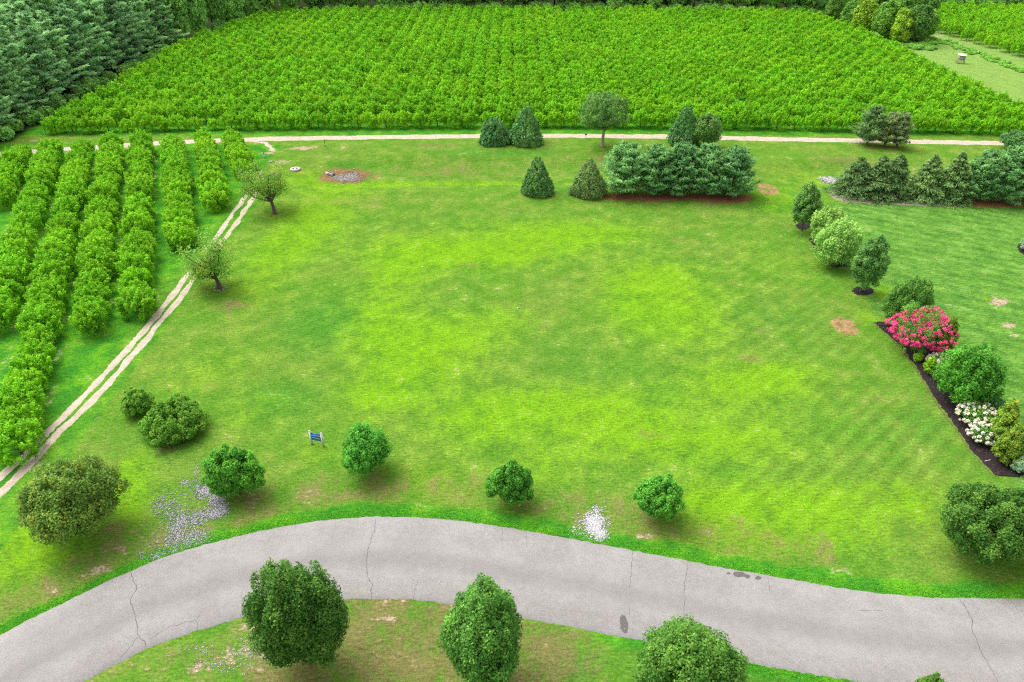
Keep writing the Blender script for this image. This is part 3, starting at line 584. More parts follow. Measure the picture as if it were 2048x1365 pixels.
scatter('far_orchard_foliage', RIGHT, vc, 'yellow green orchard rows beyond the mown strip', 'orchard')

# ------------------------------------------------------------------ pine wood and wood edge
def pine_prof(t): return 5.2*(1-t)**.62*(.55+.45*min(1, (t+.02)/.25))+.25
FP = [conifer(R(200+i), 19+1.2*i, pine_prof, 78, 10, 20, .46, .11, lambda t: .02+.45*t, .12, M_FPINE, .08, spread=.6, plume=.5, ragged=.25, wid=.75) for i in range(4)]
FPT = stem(18, .30, R(210), M_PBARK)
wr = random.Random(8)
edge = [(-92.5, 122), (-93.0, 135), (-92.5, 150), (-92, 165), (-91.5, 180), (-90.5, 195), (-90, 208)]
EP = np.array(edge, float); ed = np.r_[0, np.cumsum(np.linalg.norm(np.diff(EP, axis=0), axis=1))]
G_PINE = 'pines of the wood beside the orchard'
rank_nm = ['in the outer rank of the pine wood', 'in the second rank of the pine wood', 'in the third rank of the pine wood', 'in the fourth rank of the pine wood', 'in the fifth rank of the pine wood']
for rk in range(5):
    off = 3.0+6.2*rk; s0 = -8 if rk == 0 else 4+6*rk; c = 0
    for s in np.arange(s0, ed[-1]+2, 6.4 if rk == 0 else 7.6):
        x = np.interp(s, ed, EP[:, 0]); y = np.interp(s, ed, EP[:, 1])+min(0, s)*1.0; c += 1
        if rk and y > 235: continue
        sc = wr.uniform(.82, 1.1)*(.86 if rk == 0 else 1); sc = (sc*wr.uniform(.95, 1.15), sc*wr.uniform(.95, 1.15), sc)
        tree('pine_tree', 'tall dark pine, %s from the gravel road %s' % (ordinal(c), rank_nm[rk]), 'tree', x-off+wr.uniform(-1, 1), y+wr.uniform(-1.2, 1.2), FP[wr.randrange(4)], FPT, wr.uniform(0, 6.28), sc, G_PINE)
FB = [broad(R(230+i), 4.2, 4.2, 6.6, 7.6, 120, 1.25, 75, .34, .2, taper=.2, zlo=-.98, lump=.2, mat=M_FLEAF, inner=.2) for i in range(4)]
FBT = stem(9, .24, R(240), M_BARK, limbs=4)
US = [broad(R(245+i), 2.4, 2.2, 1.7, 1.3, 46, .7, 55, .26, .15, zlo=-.6, lump=.22, mat=M_FLEAF, inner=.2) for i in range(3)]
G_WOOD, G_BRUSH = 'leafy trees of the wood behind the orchard', 'brush along the wood edge'
c = 0
wl = [(-91, 214), (-88.5, 221), (-86, 228), (-83.5, 235), (-80, 242), (-76.5, 248), (-71, 254)]+[(x, 262-.0007*x*x) for x in np.arange(-65, 100, 6.0)]
for x, y in wl:
    c += 1; s = wr.uniform(.8, 1.2)
    tree('wood_tree', 'dark leafy tree, %s along the wood edge behind the big orchard' % ordinal(c), 'tree', x-1.5+wr.uniform(-.8, .8), y+wr.uniform(-.5, 1.5), FB[wr.randrange(4)], FBT, wr.uniform(0, 6.28), (s, s, s*wr.uniform(.95, 1.25)), G_WOOD)
c = 0
for x in np.arange(-98, 112, 7.5):
    c += 1; s = wr.uniform(1.0, 1.3)
    tree('wood_tree', 'dark leafy tree, %s in the back rank of the wood behind the orchard' % ordinal(c), 'tree', x, 270+wr.uniform(-1, 2)-.0006*x*x, FB[wr.randrange(4)], FBT, wr.uniform(0, 6.28), s, G_WOOD)
c = 0
for x in np.arange(112, 215, 7.0):
    c += 1; s = wr.uniform(.9, 1.2)
    tree('wood_tree', 'dark leafy tree, %s behind the orchard past the mown strip' % ordinal(c), 'tree', x, 270+wr.uniform(-1, 3)+(x-112)*.1, FB[wr.randrange(4)], FBT, wr.uniform(0, 6.28), s, G_WOOD)
c = 0
for s in np.arange(-6, ed[-1], 4.6):
    x = np.interp(s, ed, EP[:, 0]); y = np.interp(s, ed, EP[:, 1])+min(0, s); c += 1; k = wr.uniform(.6, 1.0)
    tree('brush_shrub', 'low dark brush at the foot of the pines, %s from the gravel road' % ordinal(c), 'shrub', x+.6+wr.uniform(-.5, .5), y, US[c % 3], None, wr.uniform(0, 6.28), k, G_BRUSH)
c = 0
for x in np.arange(-84, 104, 4.2):
    c += 1; k = wr.uniform(.9, 1.3); y = min(259-.0007*x*x, 300) if x > -66 else 252+(x+66)*1.45
    tree('brush_shrub', 'dark brush under the wood behind the orchard, %s from the pines' % ordinal(c), 'shrub', x-1.0, y, US[c % 3], None, wr.uniform(0, 6.28), k, G_BRUSH)
c = 0
for x in np.arange(112, 212, 4.6):
    c += 1
    tree('brush_shrub', 'dark brush behind the orchard past the mown strip, %s from the copse' % ordinal(c), 'shrub', x, 266.5+(x-112)*.1, US[c % 3], None, wr.uniform(0, 6.28), wr.uniform(1.0, 1.5), G_BRUSH)
# the copse between the two orchards
CB = [broad(R(260+i), 3.4, 3.4, 4.6+.5*i, 5.3+.4*i, 120, .95, 90, .27, .16, taper=.25, zlo=-.98, lump=.22, mat=M_FLEAF2, inner=.25) for i in range(3)]
CY = [broad(R(266+i), 3.4, 3.4, 4.4, 5.2, 90, 1.1, 105, .27, .16, taper=.3, zlo=-.98, lump=.3, mat=m_, inner=.25) for i, m_ in enumerate((leafmat('yellow_copse_leaf', (.06, .14, .012), (.22, .33, .03)), leafmat('dark_copse_leaf', (.03, .10, .022), (.11, .22, .05))))]
cop = [((1645, 36), .8, 'slim dark'), ((1668, 52), .85, 'rounded mid green'), ((1700, 66), .8, 'vine draped'), ((1728, 76), 1.0, 'yellow green'), ((1762, 84), .95, 'broad spreading'), ((1798, 90), .9, 'bushy bright'), ((1828, 92), 1.05, 'dense dark green'), ((1850, 84), .8, 'outermost leaning'), ((1690, 40), 1.1, 'tall rear'), ((1750, 52), 1.2, 'tallest rear'), ((1810, 62), 1.1, 'rear crowned'), ((1850, 48), 1.0, 'rear corner')]
for i, ((px, py), s, w) in enumerate(cop):
    p = at(px, py)
    tree('copse_tree', '%s tree in the copse between the two orchards' % w, 'tree', p[0], p[1]+1.5, CY[0] if i in (3, 5) else CY[1] if i in (0, 6, 9, 11) else CB[i % 3], FBT, i*1.3, (s*1.1, s*1.1, s), 'trees of the copse between the orchards')
WD = [broad(R(270+i), 1.7, 1.4, .75, .45, 40, .4, 60, .2, .08, zlo=-.3, lump=.25, mat=M_WEED, inner=.2) for i in range(3)]
weeds = []
for i in range(52):
    px = 1700+i*3.3+wr.uniform(-3, 3); weeds.append((px, 70+(px-1700)*.17+wr.uniform(-4, 6), wr.uniform(.45, .9)))
for i in range(60): weeds.append((1795+wr.uniform(0, 80), 78+wr.uniform(0, 18), wr.uniform(.4, .9)))
for i in range(130): px = 1875+wr.uniform(0, 180); weeds.append((px, 80+(px-1875)*.36+wr.uniform(-5, 6), wr.uniform(.2, .5)))
wc = bpy.data.collections.new('weed_variants')
for w_ in WD: wc.objects.link(bpy.data.objects.new('weed_variant', w_))
wp = []
for px, py, s in weeds: p = at(px, py); wp.append((p[0], p[1], s, wr.uniform(0, 6.28)))
scatter('tall_weeds', wp, wc, 'tall rough weeds fringing the copse and mown strip', 'weeds')

# ------------------------------------------------------------------ maples and other lawn trees
def maple(label, cx, cy, w, h, clear, mat, seed, leaf=.085, ncl=150, name='maple_tree', taper=.25, spiky=.9, group=None, lump=.17, per=150, rcf=.2, clearance=None):
    x, y, a, c = crown_place(cx, cy, w, h, clear); r = R(seed)
    a *= 1+.28*taper
    cr = broad(r, a, a, c, c+clear, ncl, a*rcf, per, leaf, leaf*.62, taper, -.9, spiky, .3, lump, mat)
    return tree(name, label, 'tree', x, y, cr, stem(clear+c*1.2, max(.07, a*.045), r, M_BARK, limbs=6, lz=.35, ll=a*.6), 0, 1, group)
G_ROAD, G_LAWN = 'round maples on the near verge of the road', 'young maples along the far verge of the road'
maple('round green maple on the near verge, closest to the bend of the road', 597, 1232, 176, 205, .9, M_MAPLE, 301, .085, 210, taper=.24, group=G_ROAD, per=170, spiky=1.7)
maple('large round maple, middle one of three on the near verge', 960, 1286, 182, 206, .9, M_MAPLE, 302, .085, 220, taper=.24, group=G_ROAD, per=170, spiky=1.7)
maple('broad maple on the near verge nearest the tar patch', 1386, 1340, 222, 215, .9, M_MAPLE, 303, .085, 230, taper=.22, group=G_ROAD, per=170, spiky=1.5)
maple('maple showing only its tip at the bottom edge of the view', 1835, 1432, 120, 185, .9, M_MAPLE, 304, .085, 140, taper=.7, spiky=1.2, group=G_ROAD, per=120)
maple('young round maple beside the scattered grey gravel', 468, 943, 110, 104, .45, M_MAPLE2, 305, .09, 110, group=G_LAWN, taper=.15, spiky=.5)
maple('young maple standing next to the blue sign', 732, 897, 106, 104, .45, M_MAPLE2, 306, .09, 110, group=G_LAWN, taper=.3, spiky=.7)
maple('smallest young maple, between the sign and the white gravel', 1021, 961, 90, 90, .4, M_MAPLE2, 307, .09, 90, group=G_LAWN, taper=.2, spiky=.7)
maple('young oval maple just past the white gravel patch', 1317, 989, 94, 96, .4, M_MAPLE2, 308, .09, 95, group=G_LAWN, taper=.15, spiky=.5)
maple('big dense maple at the end of the mulch bed by the road', 2006, 1042, 200, 180, .5, M_MAPLE, 309, .09, 240, taper=.12, spiky=.3, per=150, rcf=.15)
maple('wide olive green zelkova with open crown beside the lane', 132, 997, 200, 178, .9, M_ZELK, 310, .10, 200, 'zelkova_tree', .2, .5, lump=.15, per=120, rcf=.16)
# the single tree on a clear pale trunk by the gravel road
r = R(320); x, y, a, c = crown_place(1210, 224, 92, 90, 2.2)
tree('shade_tree', 'dense round tree on a clear pale trunk beside the gravel road', 'tree', x, y, broad(r, a, a, c, c+2.2, 150, a*.16, 70, .15, .09, -.28, -.95, .5, .3, .14, mat=M_COLUMN), stem(2.6+c, .26, r, M_WBARK, limbs=6, lz=.45, ll=a*.5))

# old open fruit trees: trunk, limbs and loose leaf clusters
def fruit_tree(label, bx, by, h, spread, lean, seed):
    r = R(seed); p = at(bx, by); parts = []; tips = []
    top = np.array([lean[0]*.1, lean[1]*.1, h*.22]); parts.append(tube([np.array([0, 0, -.05]), top*.5+r.normal(0, .05, 3), top], [.30, .23, .20], 8))
    for k in range(10):
        a = k*.63+r.uniform(0, .6); L = spread*r.uniform(.6, 1.0); e = np.array([math.cos(a)*L+lean[0]*.6, math.sin(a)*L*.9+lean[1]*.6, h*r.uniform(.42, .95)])
        mid = top+(e-top)*.5+np.array([0, 0, -.15])+r.normal(0, .2, 3); parts.append(tube([top, mid, e], [.14, .09, .04], 6))
        for q in range(5):
            s = r.uniform(.35, 1); b = (top*(1-s)+e*s) if s < .9 else e; f = b+r.normal(0, .75, 3)*[1, 1, .7]+np.array([0, 0, .25]); parts.append(tube([b, (b+f)/2+r.normal(0, .08, 3), f], [.05, .035, .015], 5)); tips.append(f)
        tips.append(e)
    tips = np.array(tips); N = len(tips); per = 130; idx = np.repeat(np.arange(N), per); m = len(idx)
    pos = tips[idx]+r.normal(0, 1, (m, 3))*[.48, .48, .38]; pos[:, 2] = np.maximum(pos[:, 2], h*.2)
    v = np.clip(.46+.2*r.normal(0, 1, N)[idx]+.17*r.normal(0, 1, m), 0, 1)
    V, F = leaf_faces(pos, r.normal(0, .6, (m, 3))+UP*.6, r.normal(0, 1, (m, 3)), .12*r.uniform(.7, 1.3, m), .062*r.uniform(.7, 1.3, m))
    t = thing('fruit_tree', label, 'tree', (p[0], p[1], 0), 0, 1, 'old open fruit trees along the lane')
    obj('crown', mesh('crown', V, F, M_APPLE, {'v': ('FACE', v)}), t); obj('trunk', mesh('trunk', *join(parts), M_BARK, None, True), t)
    return p
fruit_tree('old open fruit tree leaning over the lane, brown ring at its foot', 550, 428, 8.0, 3.1, (-2.6, 2.2), 331)
pf = fruit_tree('thin leaning fruit tree over the lane, stones round its foot', 440, 577, 5.8, 2.6, (-2.0, .6), 342)

# ------------------------------------------------------------------ evergreens
def cone_tree(name, label, cx, ytop, ybot, w, mat, seed, kind='holly', group=None, leaf=.14, cat='tree', gap=0):
    x, y, a, H = cone_place(cx, ytop, ybot, w); r = R(seed)
    if kind == 'holly':
        cr = conecrown(r, a*1.08, H, 230, a*.19, 34, leaf, leaf*.55, mat, .72 if H > 1.9*a else .6); tk = stem(H*.8, .1, r, M_BARK)
    elif kind == 'wpine':
        pr = lambda t: a*1.12*((1-t)**.55)*(.75+.25*min(1, t/.2))+.15
        cr = conifer(r, H*.93, pr, 125, 9, 11, .30, .075, lambda t: .12+.75*t, .14, mat, .05, spread=.55, plume=.7, ragged=.12, wid=.7); tk = stem(H*.9, .14, r, M_PBARK)
    elif kind == 'spruce':
        pr = lambda t: a*1.1*(1-t)**.85+.12
        cr = conifer(r, H*.97, pr, 120, 8, 11, .25, .075, lambda t: -.12+.5*t, -.10, mat, .03, spread=.55, plume=.05, ragged=.14, wid=.75); tk = stem(H*.9, .13, r, M_BARK)
    else:   # thin, open pine
        pr = lambda t: a*1.1*(1-t)**.5*(.55+.45*min(1, t/.25))+.15
        cr = conifer(r, H*.95, pr, 95, 8, 10, .28, .07, lambda t: .2+.75*t, .1, mat, .10, spread=.5, plume=.7, ragged=.25, wid=.6); tk = stem(H*.9, .14, r, M_BARK)
    return tree(name, label, cat, x, y, cr, tk, 0, 1, group)
cone_tree('holly_tree', 'neat dark cone shaped holly standing alone on the lawn', 1075, 311, 396, 68, M_HOLLY, 401, leaf=.13)
cone_tree('holly_tree', 'rounded olive green holly at the end of the pine clump', 1178, 316, 400, 74, M_HOLLY2, 402, leaf=.13)
cone_tree('holly_tree', 'shorter broad holly of the pair beside the gravel road', 990, 232, 294, 64, M_HOLLY, 403, leaf=.15)
cone_tree('holly_tree', 'taller pointed holly of the pair beside the gravel road', 1052, 210, 295, 74, M_HOLLY, 404, leaf=.15)
cone_tree('holly_tree', 'slim grey holly spire at the edge of the roadside pair', 972, 238, 286, 26, M_SPRUCE, 405, leaf=.14)
G_WP = 'white pines in the lawn clump'
for k, (cx, yt, yb, w, lb) in enumerate([(1250, 288, 402, 104, 'blue green white pine at the clump end touching the olive holly'), (1312, 292, 401, 92, 'second white pine of the lawn clump counted from the olive holly'), (1362, 288, 400, 90, 'middle white pine of the lawn clump, grey green top'), (1414, 289, 402, 92, 'fourth white pine of the lawn clump counted from the olive holly'), (1467, 296, 405, 96, 'white pine at the clump end facing the dead grass oval')]):
    cone_tree('white_pine', lb, cx, yt, yb, w, M_WPINE, 410+k, 'wpine', G_WP)
cone_tree('arborvitae', 'dark pointed evergreen behind the lawn pine clump', 1370, 207, 296, 66, M_HOLLY, 420, leaf=.15)
r = R(421); x, y, a, c = crown_place(1412, 258, 70, 66, .3)
tree('broadleaf_tree', 'lighter green bushy tree leaning on the dark pointed evergreen', 'tree', x, y, broad(r, a, a, c, c+.3, 110, a*.2, 60, .16, .09, .25, -.95, .4, .3, .12, mat=M_COLUMN), stem(c+1, .12, r, M_BARK))
G_TRIO = 'three thin pines beside the gravel road'
cone_tree('thin_pine', 'tallest and greenest of the three pines by the gravel road', 1741, 214, 297, 62, M_SPRUCE, 425, 'thin', G_TRIO)
cone_tree('thin_pine', 'middle brownish pine of the three by the gravel road', 1776, 226, 298, 44, M_BROWNPINE, 426, 'thin', G_TRIO)
cone_tree('thin_pine', 'thinnest browning pine of the three, its top bent aside', 1801, 228, 300, 44, M_BROWNPINE, 427, 'thin', G_TRIO)
r = R(428); x, y, a, c = crown_place(2040, 282, 72, 44, .1)
tree('dark_shrub', 'round dark evergreen shrub where the gravel road leaves the view', 'shrub', x, y, broad(r, a, a, c, c+.1, 90, a*.2, 60, .15, .08, .1, -.9, .2, .3, .1, mat=M_HOLLY), None)
G_SP = 'spruces in the pink gravel bed'
for k, (cx, yt, yb, w, mt, lb) in enumerate([(1715, 314, 402, 98, M_SPRUCE, 'spruce at the rounded tip of the pink gravel bed'), (1757, 311, 404, 80, M_SPRUCE, 'second spruce from the tip of the pink gravel bed'), (1790, 308, 403, 86, M_SPRUCE, 'third spruce from the tip of the pink gravel bed'),
        (1856, 308, 408, 84, M_SPRUCE, 'fourth spruce from the bed tip, past the gap'), (1906, 303, 411, 84, M_SPRUCE, 'tallest dark spruce next to the bed white pines')]):
    cone_tree('spruce_tree', lb, cx, yt, yb, w, mt, 430+k, 'spruce', G_SP)
G_WP2 = 'white pines in the straw mulched bed'
for k, (cx, yt, yb, w, lb) in enumerate([(1962, 304, 413, 92, 'white pine beside the tallest spruce in the straw bed'), (2012, 292, 415, 96, 'second white pine along the straw mulched bed'), (2060, 290, 414, 100, 'white pine cut off by the edge of the view')]):
    cone_tree('white_pine', lb, cx, yt, yb, w, M_WPINE, 440+k, 'wpine', G_WP2)

# ------------------------------------------------------------------ the neighbour's hedge line
def round_plant(name, label, cx, cy, w, h, clear, mat, seed, ncl=100, leaf=.1, per=70, rcf=.2, taper=.1, spiky=.4, cat='tree', trunk=True, lump=.1, group=None, squash=1.0):
    r = R(seed); x, y, a, c = crown_place(cx, cy, w, h, clear); c *= squash; a *= 1+(1-squash)*.25
    return tree(name, label, cat, x, y, broad(r, a, a, c, c+clear, ncl, a*rcf, per, leaf, leaf*.58, taper, -.92, spiky, .3, lump, mat), stem(clear+c, max(.05, a*.05), r, M_BARK) if trunk else None, 0, 1, group)
round_plant('hornbeam_tree', 'narrow dark green tree in the farthest round mulch ring', 1616, 408, 64, 90, .7, M_COLUMN, 501, 120, .12, 75, taper=.35)
round_plant('river_birch', 'broad pale green birch with twin crown, lower front half', 1676, 484, 104, 96, .4, M_BIRCH, 502, 150, .12, 85, taper=.2, lump=.12)
round_plant('river_birch', 'pale green birch crown behind the broad twin birch', 1656, 450, 76, 80, .8, M_BIRCH, 503, 110, .12, 75, taper=.2)
round_plant('hornbeam_tree', 'upright tree with a yellow green top in its own mulch ring', 1739, 525, 76, 108, .6, M_COLUMN, 504, 140, .11, 80, taper=.3, spiky=.6)
round_plant('viburnum_shrub', 'big glossy round shrub at the start of the mulch bed', 1816, 608, 104, 106, .1, M_SHRUB, 505, 150, .10, 85, .17, .15, .4, 'shrub', False)
# crape myrtle: leaves, many stems and pink blossom heads
x, y, a, c = crown_place(1845, 658, 98, 92, .5); r = R(510)
t = tree('crape_myrtle', 'crape myrtle covered in bright pink blossom in the mulch bed', 'shrub', x, y, broad(r, a*.95, a*.95, c, c+.5, 90, a*.2, 60, .09, .05, -.15, -.9, .2, .3, .22, M_SHRUB), mesh('trunk', *join([tube([(0, 0, 0), (math.cos(k*1.2)*.3, math.sin(k*1.2)*.3, c*.7), (math.cos(k*1.2)*a*.6, math.sin(k*1.2)*a*.6, c*1.6)], [.06, .045, .02], 5) for k in range(6)]), M_BARK, None, True))
obj('blossom', broad(R(511), a*1.06, a*1.06, c*1.06, c+.5, 430, a*.075, 28, .058, .047, -.15, -.8, .2, 0, .26, M_PINK, 'blossom', rmin=.82), t)
round_plant('cypress_shrub', 'olive gold upright cypress behind the pink crape myrtle', 1893, 672, 44, 84, .05, M_CYP, 512, 90, .10, 60, .24, .35, .5, 'shrub', False)
round_plant('boxwood_shrub', 'small lime green ball shrub below the pink crape myrtle', 1837, 715, 19, 20, .0, M_LIME, 513, 40, .06, 40, .26, 0, 0, 'shrub', False, .04)
round_plant('boxwood_shrub', 'oval green ball shrub beside the small white hydrangea', 1861, 731, 26, 36, .0, M_LIME, 514, 50, .07, 46, .25, .1, 0, 'shrub', False, .05)
round_plant('low_shrub', 'low loose green shrub tucked under the bright bushy tree', 1884, 747, 40, 36, .0, M_SHRUB, 515, 50, .08, 46, .24, .1, .2, 'shrub', False)
def hydrangea(label, cx, cy, w, h, nh, seed, hr=.14):
    r = R(seed); x, y, a, c = crown_place(cx, cy, w, h, .0)
    t = tree('hydrangea_shrub', label, 'shrub', x, y, broad(r, a*.95, a*.95, c*.95, c, 50, a*.24, 60, .09, .06, 0, -.6, .1, .3, .1, M_SHRUB), None)
    d = fib(nh, r, -.35); P = d*[a, a, c]*r.uniform(.92, 1.08, (nh, 1))+[0, 0, c]; hm = None
    for p in P:
        if hm is None: hm = broad(R(seed+1), hr, hr, hr*.85, 0.2, 10, hr*.45, 9, .05, .045, 0, -.8, 0, 0, .05, M_WHITE, 'flower_head', rmin=.8)
        o = obj('flower_head', hm, t, (p[0], p[1], max(p[2], .2)-.2)); o.rotation_euler = (0, 0, r.uniform(0, 6)); k = r.uniform(.75, 1.25); o.scale = (k, k, k)
hydrangea('small white hydrangea between the ball shrub and the bushy tree', 1875, 722, 40, 30, 42, 520, .13)
hydrangea('large white flowering hydrangea beside the golden cypresses', 1956, 832, 74, 56, 85, 522, .13)
hydrangea('lower white hydrangea spilling over the mulch', 1966, 868, 52, 44, 48, 524, .12)
round_plant('magnolia_tree', 'bright green bushy tree in the middle of the mulch bed', 1945, 751, 138, 134, .1, M_MAPLE2, 530, 130, .12, 85, .19, .25, .7)
round_plant('dark_shrub', 'low dark shrub in the shade behind the white hydrangea', 1985, 806, 44, 34, .0, M_HOLLY, 531, 40, .08, 50, .26, .1, .2, 'shrub', False)
round_plant('boxwood_shrub', 'tiny yellow green shrub at the corner of the large hydrangea', 1918, 824, 16, 15, .0, M_LIME, 532, 26, .05, 36, .3, 0, 0, 'shrub', False)
round_plant('cypress_shrub', 'golden green cypress behind the large white hydrangea', 2012, 848, 56, 90, .0, M_CYP, 533, 120, .09, 60, .2, .3, .5, 'shrub', False)
round_plant('cypress_shrub', 'wide golden cypress at the lower end of the mulch bed', 2028, 892, 78, 84, .0, M_CYP, 534, 150, .09, 60, .18, .3, .5, 'shrub', False)
round_plant('variegated_shrub', 'pale grey green shrub between the cypress and the big maple', 2044, 930, 34, 38, .0, M_GREYLEAF, 535, 60, .06, 60, .24, .1, .2, 'shrub', False)
round_plant('ornamental_grass', 'pale straw green plant in the curved bed at the lawn edge', 2066, 490, 46, 34, .0, M_GREYLEAF, 536, 40, .10, 60, .24, .1, .3, 'shrub', False)
# overgrown mounds on the lawn
round_plant('overgrown_shrub', 'large tangled mound of vines and shrub on the lawn', 347, 828, 132, 104, .0, M_VINE, 540, 190, .10, 95, .13, .1, .6, 'shrub', False, .16, None, .68)
round_plant('overgrown_shrub', 'smaller dark tangled shrub beside the large vine mound', 272, 801, 62, 64, .0, M_VINE, 541, 80, .10, 70, .2, .1, .6, 'shrub', False, .22, None, .8)

# ------------------------------------------------------------------ beds
M_MULCH = gravel_mat('dark_mulch', (.026, .019, .021), (.040, .029, .031))
M_PINKG = gravel_mat('pink_grey_gravel', (.30, .215, .185), (.36, .28, .25))
M_STRAW = gravel_mat('orange_pine_straw', (.26, .105, .045), (.33, .15, .07))
M_EDGE = plain('cut_bed_edge', (.16, .10, .055), .95, .3, 8)
def strip_bed(name, label, L, Rr, mat, seed, hump=.07, cat='flower bed', n=90, m=7, jit=.06):
    r = R(seed); A, B = polyline(L, n), polyline(Rr, n); A = A+r.normal(0, jit, A.shape); B = B+r.normal(0, jit, B.shape); V = []
    for i in range(n):
        for k in range(m):
            u = k/(m-1); p = A[i]*(1-u)+B[i]*u; V.append((*p, float(gz(*p))+.012+(hump*math.sin(math.pi*u)**.5+r.normal(0, .012) if 0 < k < m-1 else -.02)))
    F = [(i*m+k, (i+1)*m+k, (i+1)*m+k+1, i*m+k+1) for i in range(n-1) for k in range(m-1)]
    t = obj(name, mesh(name, V, F, mat, None, True)); return tag(t, label, cat)
def disc_bed(name, label, px, py, rx, ry, mat, seed, cat='flower bed', f=at, j=.05, hump=.07, n=30):
    P = np.array(blob_px(px, py, rx, ry, n, 0, j)); P[:, 2] = gz(P[:, 0], P[:, 1])-.005
    return tag(obj(name, mesh(name, *fan(P, 0, hump), mat, None, True)), label, cat)
strip_bed('mulch_bed', 'long dark mulch bed running under the flowering shrubs', [(1748, 646), (1760, 658), (1778, 672), (1800, 692), (1822, 722), (1840, 748), (1870, 800), (1905, 848), (1925, 875), (1940, 900), (1970, 932), (1990, 951)], [(1768, 644), (1800, 655), (1850, 668), (1900, 690), (1912, 720), (1930, 760), (1960, 790), (2000, 810), (2030, 850), (2060, 890), (2070, 930), (2040, 955)], M_MULCH, 601)
E1 = [(1746, 645), (1758, 658), (1776, 673), (1798, 693), (1820, 723), (1838, 749), (1868, 801), (1903, 849), (1923, 876), (1938, 901), (1968, 933), (1988, 953)]
V, F = ribbon([np.array([*p, .012]) for p in polyline(E1, 60)], .12, R(602), .02)
obj('bed_edge', mesh('bed_edge', V, F, M_EDGE), bpy.data.objects['mulch_bed'])
disc_bed('mulch_ring', 'dark round mulch ring under the narrow farthest tree', 1606, 452, 15, 8, M_MULCH, 603)
disc_bed('mulch_ring', 'dark mulch ring under the tree with yellow green top', 1726, 582, 22, 10, M_MULCH, 604)
strip_bed('mulch_bed', 'dark mulch strip along the foot of the pale birches', [(1616, 478), (1628, 496), (1645, 516), (1664, 534)], [(1640, 470), (1660, 488), (1685, 508), (1697, 533)], M_MULCH, 605, n=30)
strip_bed('mulch_bed', 'dark curved mulch crescent at the side of the fine lawn', [(2052, 478), (2038, 486), (2033, 496), (2040, 506), (2056, 516)], [(2075, 482), (2064, 488), (2062, 496), (2066, 504), (2076, 512)], M_MULCH, 606, n=30)
strip_bed('gravel_bed', 'pink grey gravel bed curving round the spruces', [(1662, 379), (1656, 386), (1661, 394), (1672, 401), (1700, 407), (1740, 409), (1800, 411), (1860, 413), (1905, 414), (1945, 413)], [(1668, 378), (1680, 380), (1700, 384), (1730, 386), (1760, 388), (1800, 388), (1840, 388), (1880, 390), (1920, 392), (1945, 394)], M_PINKG, 607, .03, 'gravel bed')
strip_bed('straw_bed', 'orange pine straw under the white pines at the lawn edge', [(1935, 413.5), (1970, 415), (2010, 416), (2060, 416), (2120, 416)], [(1935, 395), (1970, 395), (2010, 396), (2060, 396), (2120, 396)], M_STRAW, 608, .03, 'straw bed', n=50)
strip_bed('straw_bed', 'reddish needle litter strip under the lawn pine clump', [(1195, 399), (1240, 402), (1300, 404), (1380, 402), (1430, 405), (1470, 409), (1500, 402)], [(1195, 390), (1240, 388), (1300, 388), (1380, 388), (1430, 388), (1470, 390), (1500, 392)], M_STRAW, 609, .02, 'straw bed', n=60, jit=.14)
cr_ = R(615); Aq, Bq = polyline([(1748, 646), (1778, 672), (1840, 748), (1905, 848), (1990, 951)], 400), polyline([(1768, 644), (1850, 668), (1930, 760), (2030, 850), (2040, 955)], 400)
ci = cr_.integers(0, 400, 3200); cu = np.clip(np.abs(cr_.normal(0, .42, 3200)), -.03, 1)[:, None]; cpt = Aq[ci]*(1-cu)+Bq[ci]*cu+cr_.normal(0, .12, (3200, 2)); m = len(cpt)
Vc, Fc = leaf_faces(np.c_[cpt, .03+.075*np.sin(np.pi*cu[:, 0])+cr_.uniform(0, .03, m)], UP+cr_.normal(0, .35, (m, 3)), cr_.normal(0, 1, (m, 3)), cr_.uniform(.03, .08, m), .022)
tc = NT('bark_chip'); tag(obj('bark_chips', mesh('bark_chips', Vc, Fc, tc.finish(tc.mix(tc.ramp(tc.attr('v'), .55, 1.0), (.03, .02, .02), (.17, .11, .085)), .9, .1), {'v': ('FACE', cr_.random(m))})), 'loose bark chips scattered over the long mulch bed', 'mulch', kind='stuff')
# white stake lying on the mulch
P0, P1 = at(1969, 923, .1), at(1981, 920, .1)
tag(obj('garden_stake', mesh('garden_stake', *tube([P0, (P0+P1)/2, P1], [.025, .025, .02], 6), plain('white_paint', (.75, .73, .68), .6), None, True)), 'thin white stake lying on the dark mulch', 'stake')

# ------------------------------------------------------------------ stones and gravel
OCT = np.array([(1, 0, 0), (-1, 0, 0), (0, 1, 0), (0, -1, 0), (0, 0, 1), (0, 0, -1)], float)
OF = np.array([(0, 2, 4), (2, 1, 4), (1, 3, 4), (3, 0, 4), (2, 0, 5), (1, 2, 5), (3, 1, 5), (0, 3, 5)])
def stones(P, size, rng, mat, name, flat=.6):
    n = len(P); s = size*rng.uniform(.5, 1.4, n); V = OCT[None]*rng.uniform(.6, 1.25, (n, 6, 1)); a = rng.uniform(0, 6.3, n); ca, sa = np.cos(a), np.sin(a)
    X_, Y_ = V[..., 0]*ca[:, None]-V[..., 1]*sa[:, None], V[..., 0]*sa[:, None]+V[..., 1]*ca[:, None]
    V = np.stack([X_, Y_, V[..., 2]*flat], -1)*s[:, None, None]+P[:, None, :]
    F = (OF[None]+np.arange(n)[:, None, None]*6).reshape(-1, 3)
    return mesh(name, V.reshape(-1, 3), F, mat, {'v': ('FACE', np.repeat(rng.random(n), 8))})
def stone_mat(name, c1, c2):
    t = NT(name); return t.finish(t.scale_col(t.mix(t.attr('v'), c1, c2), GK*1.1), .85, .2)
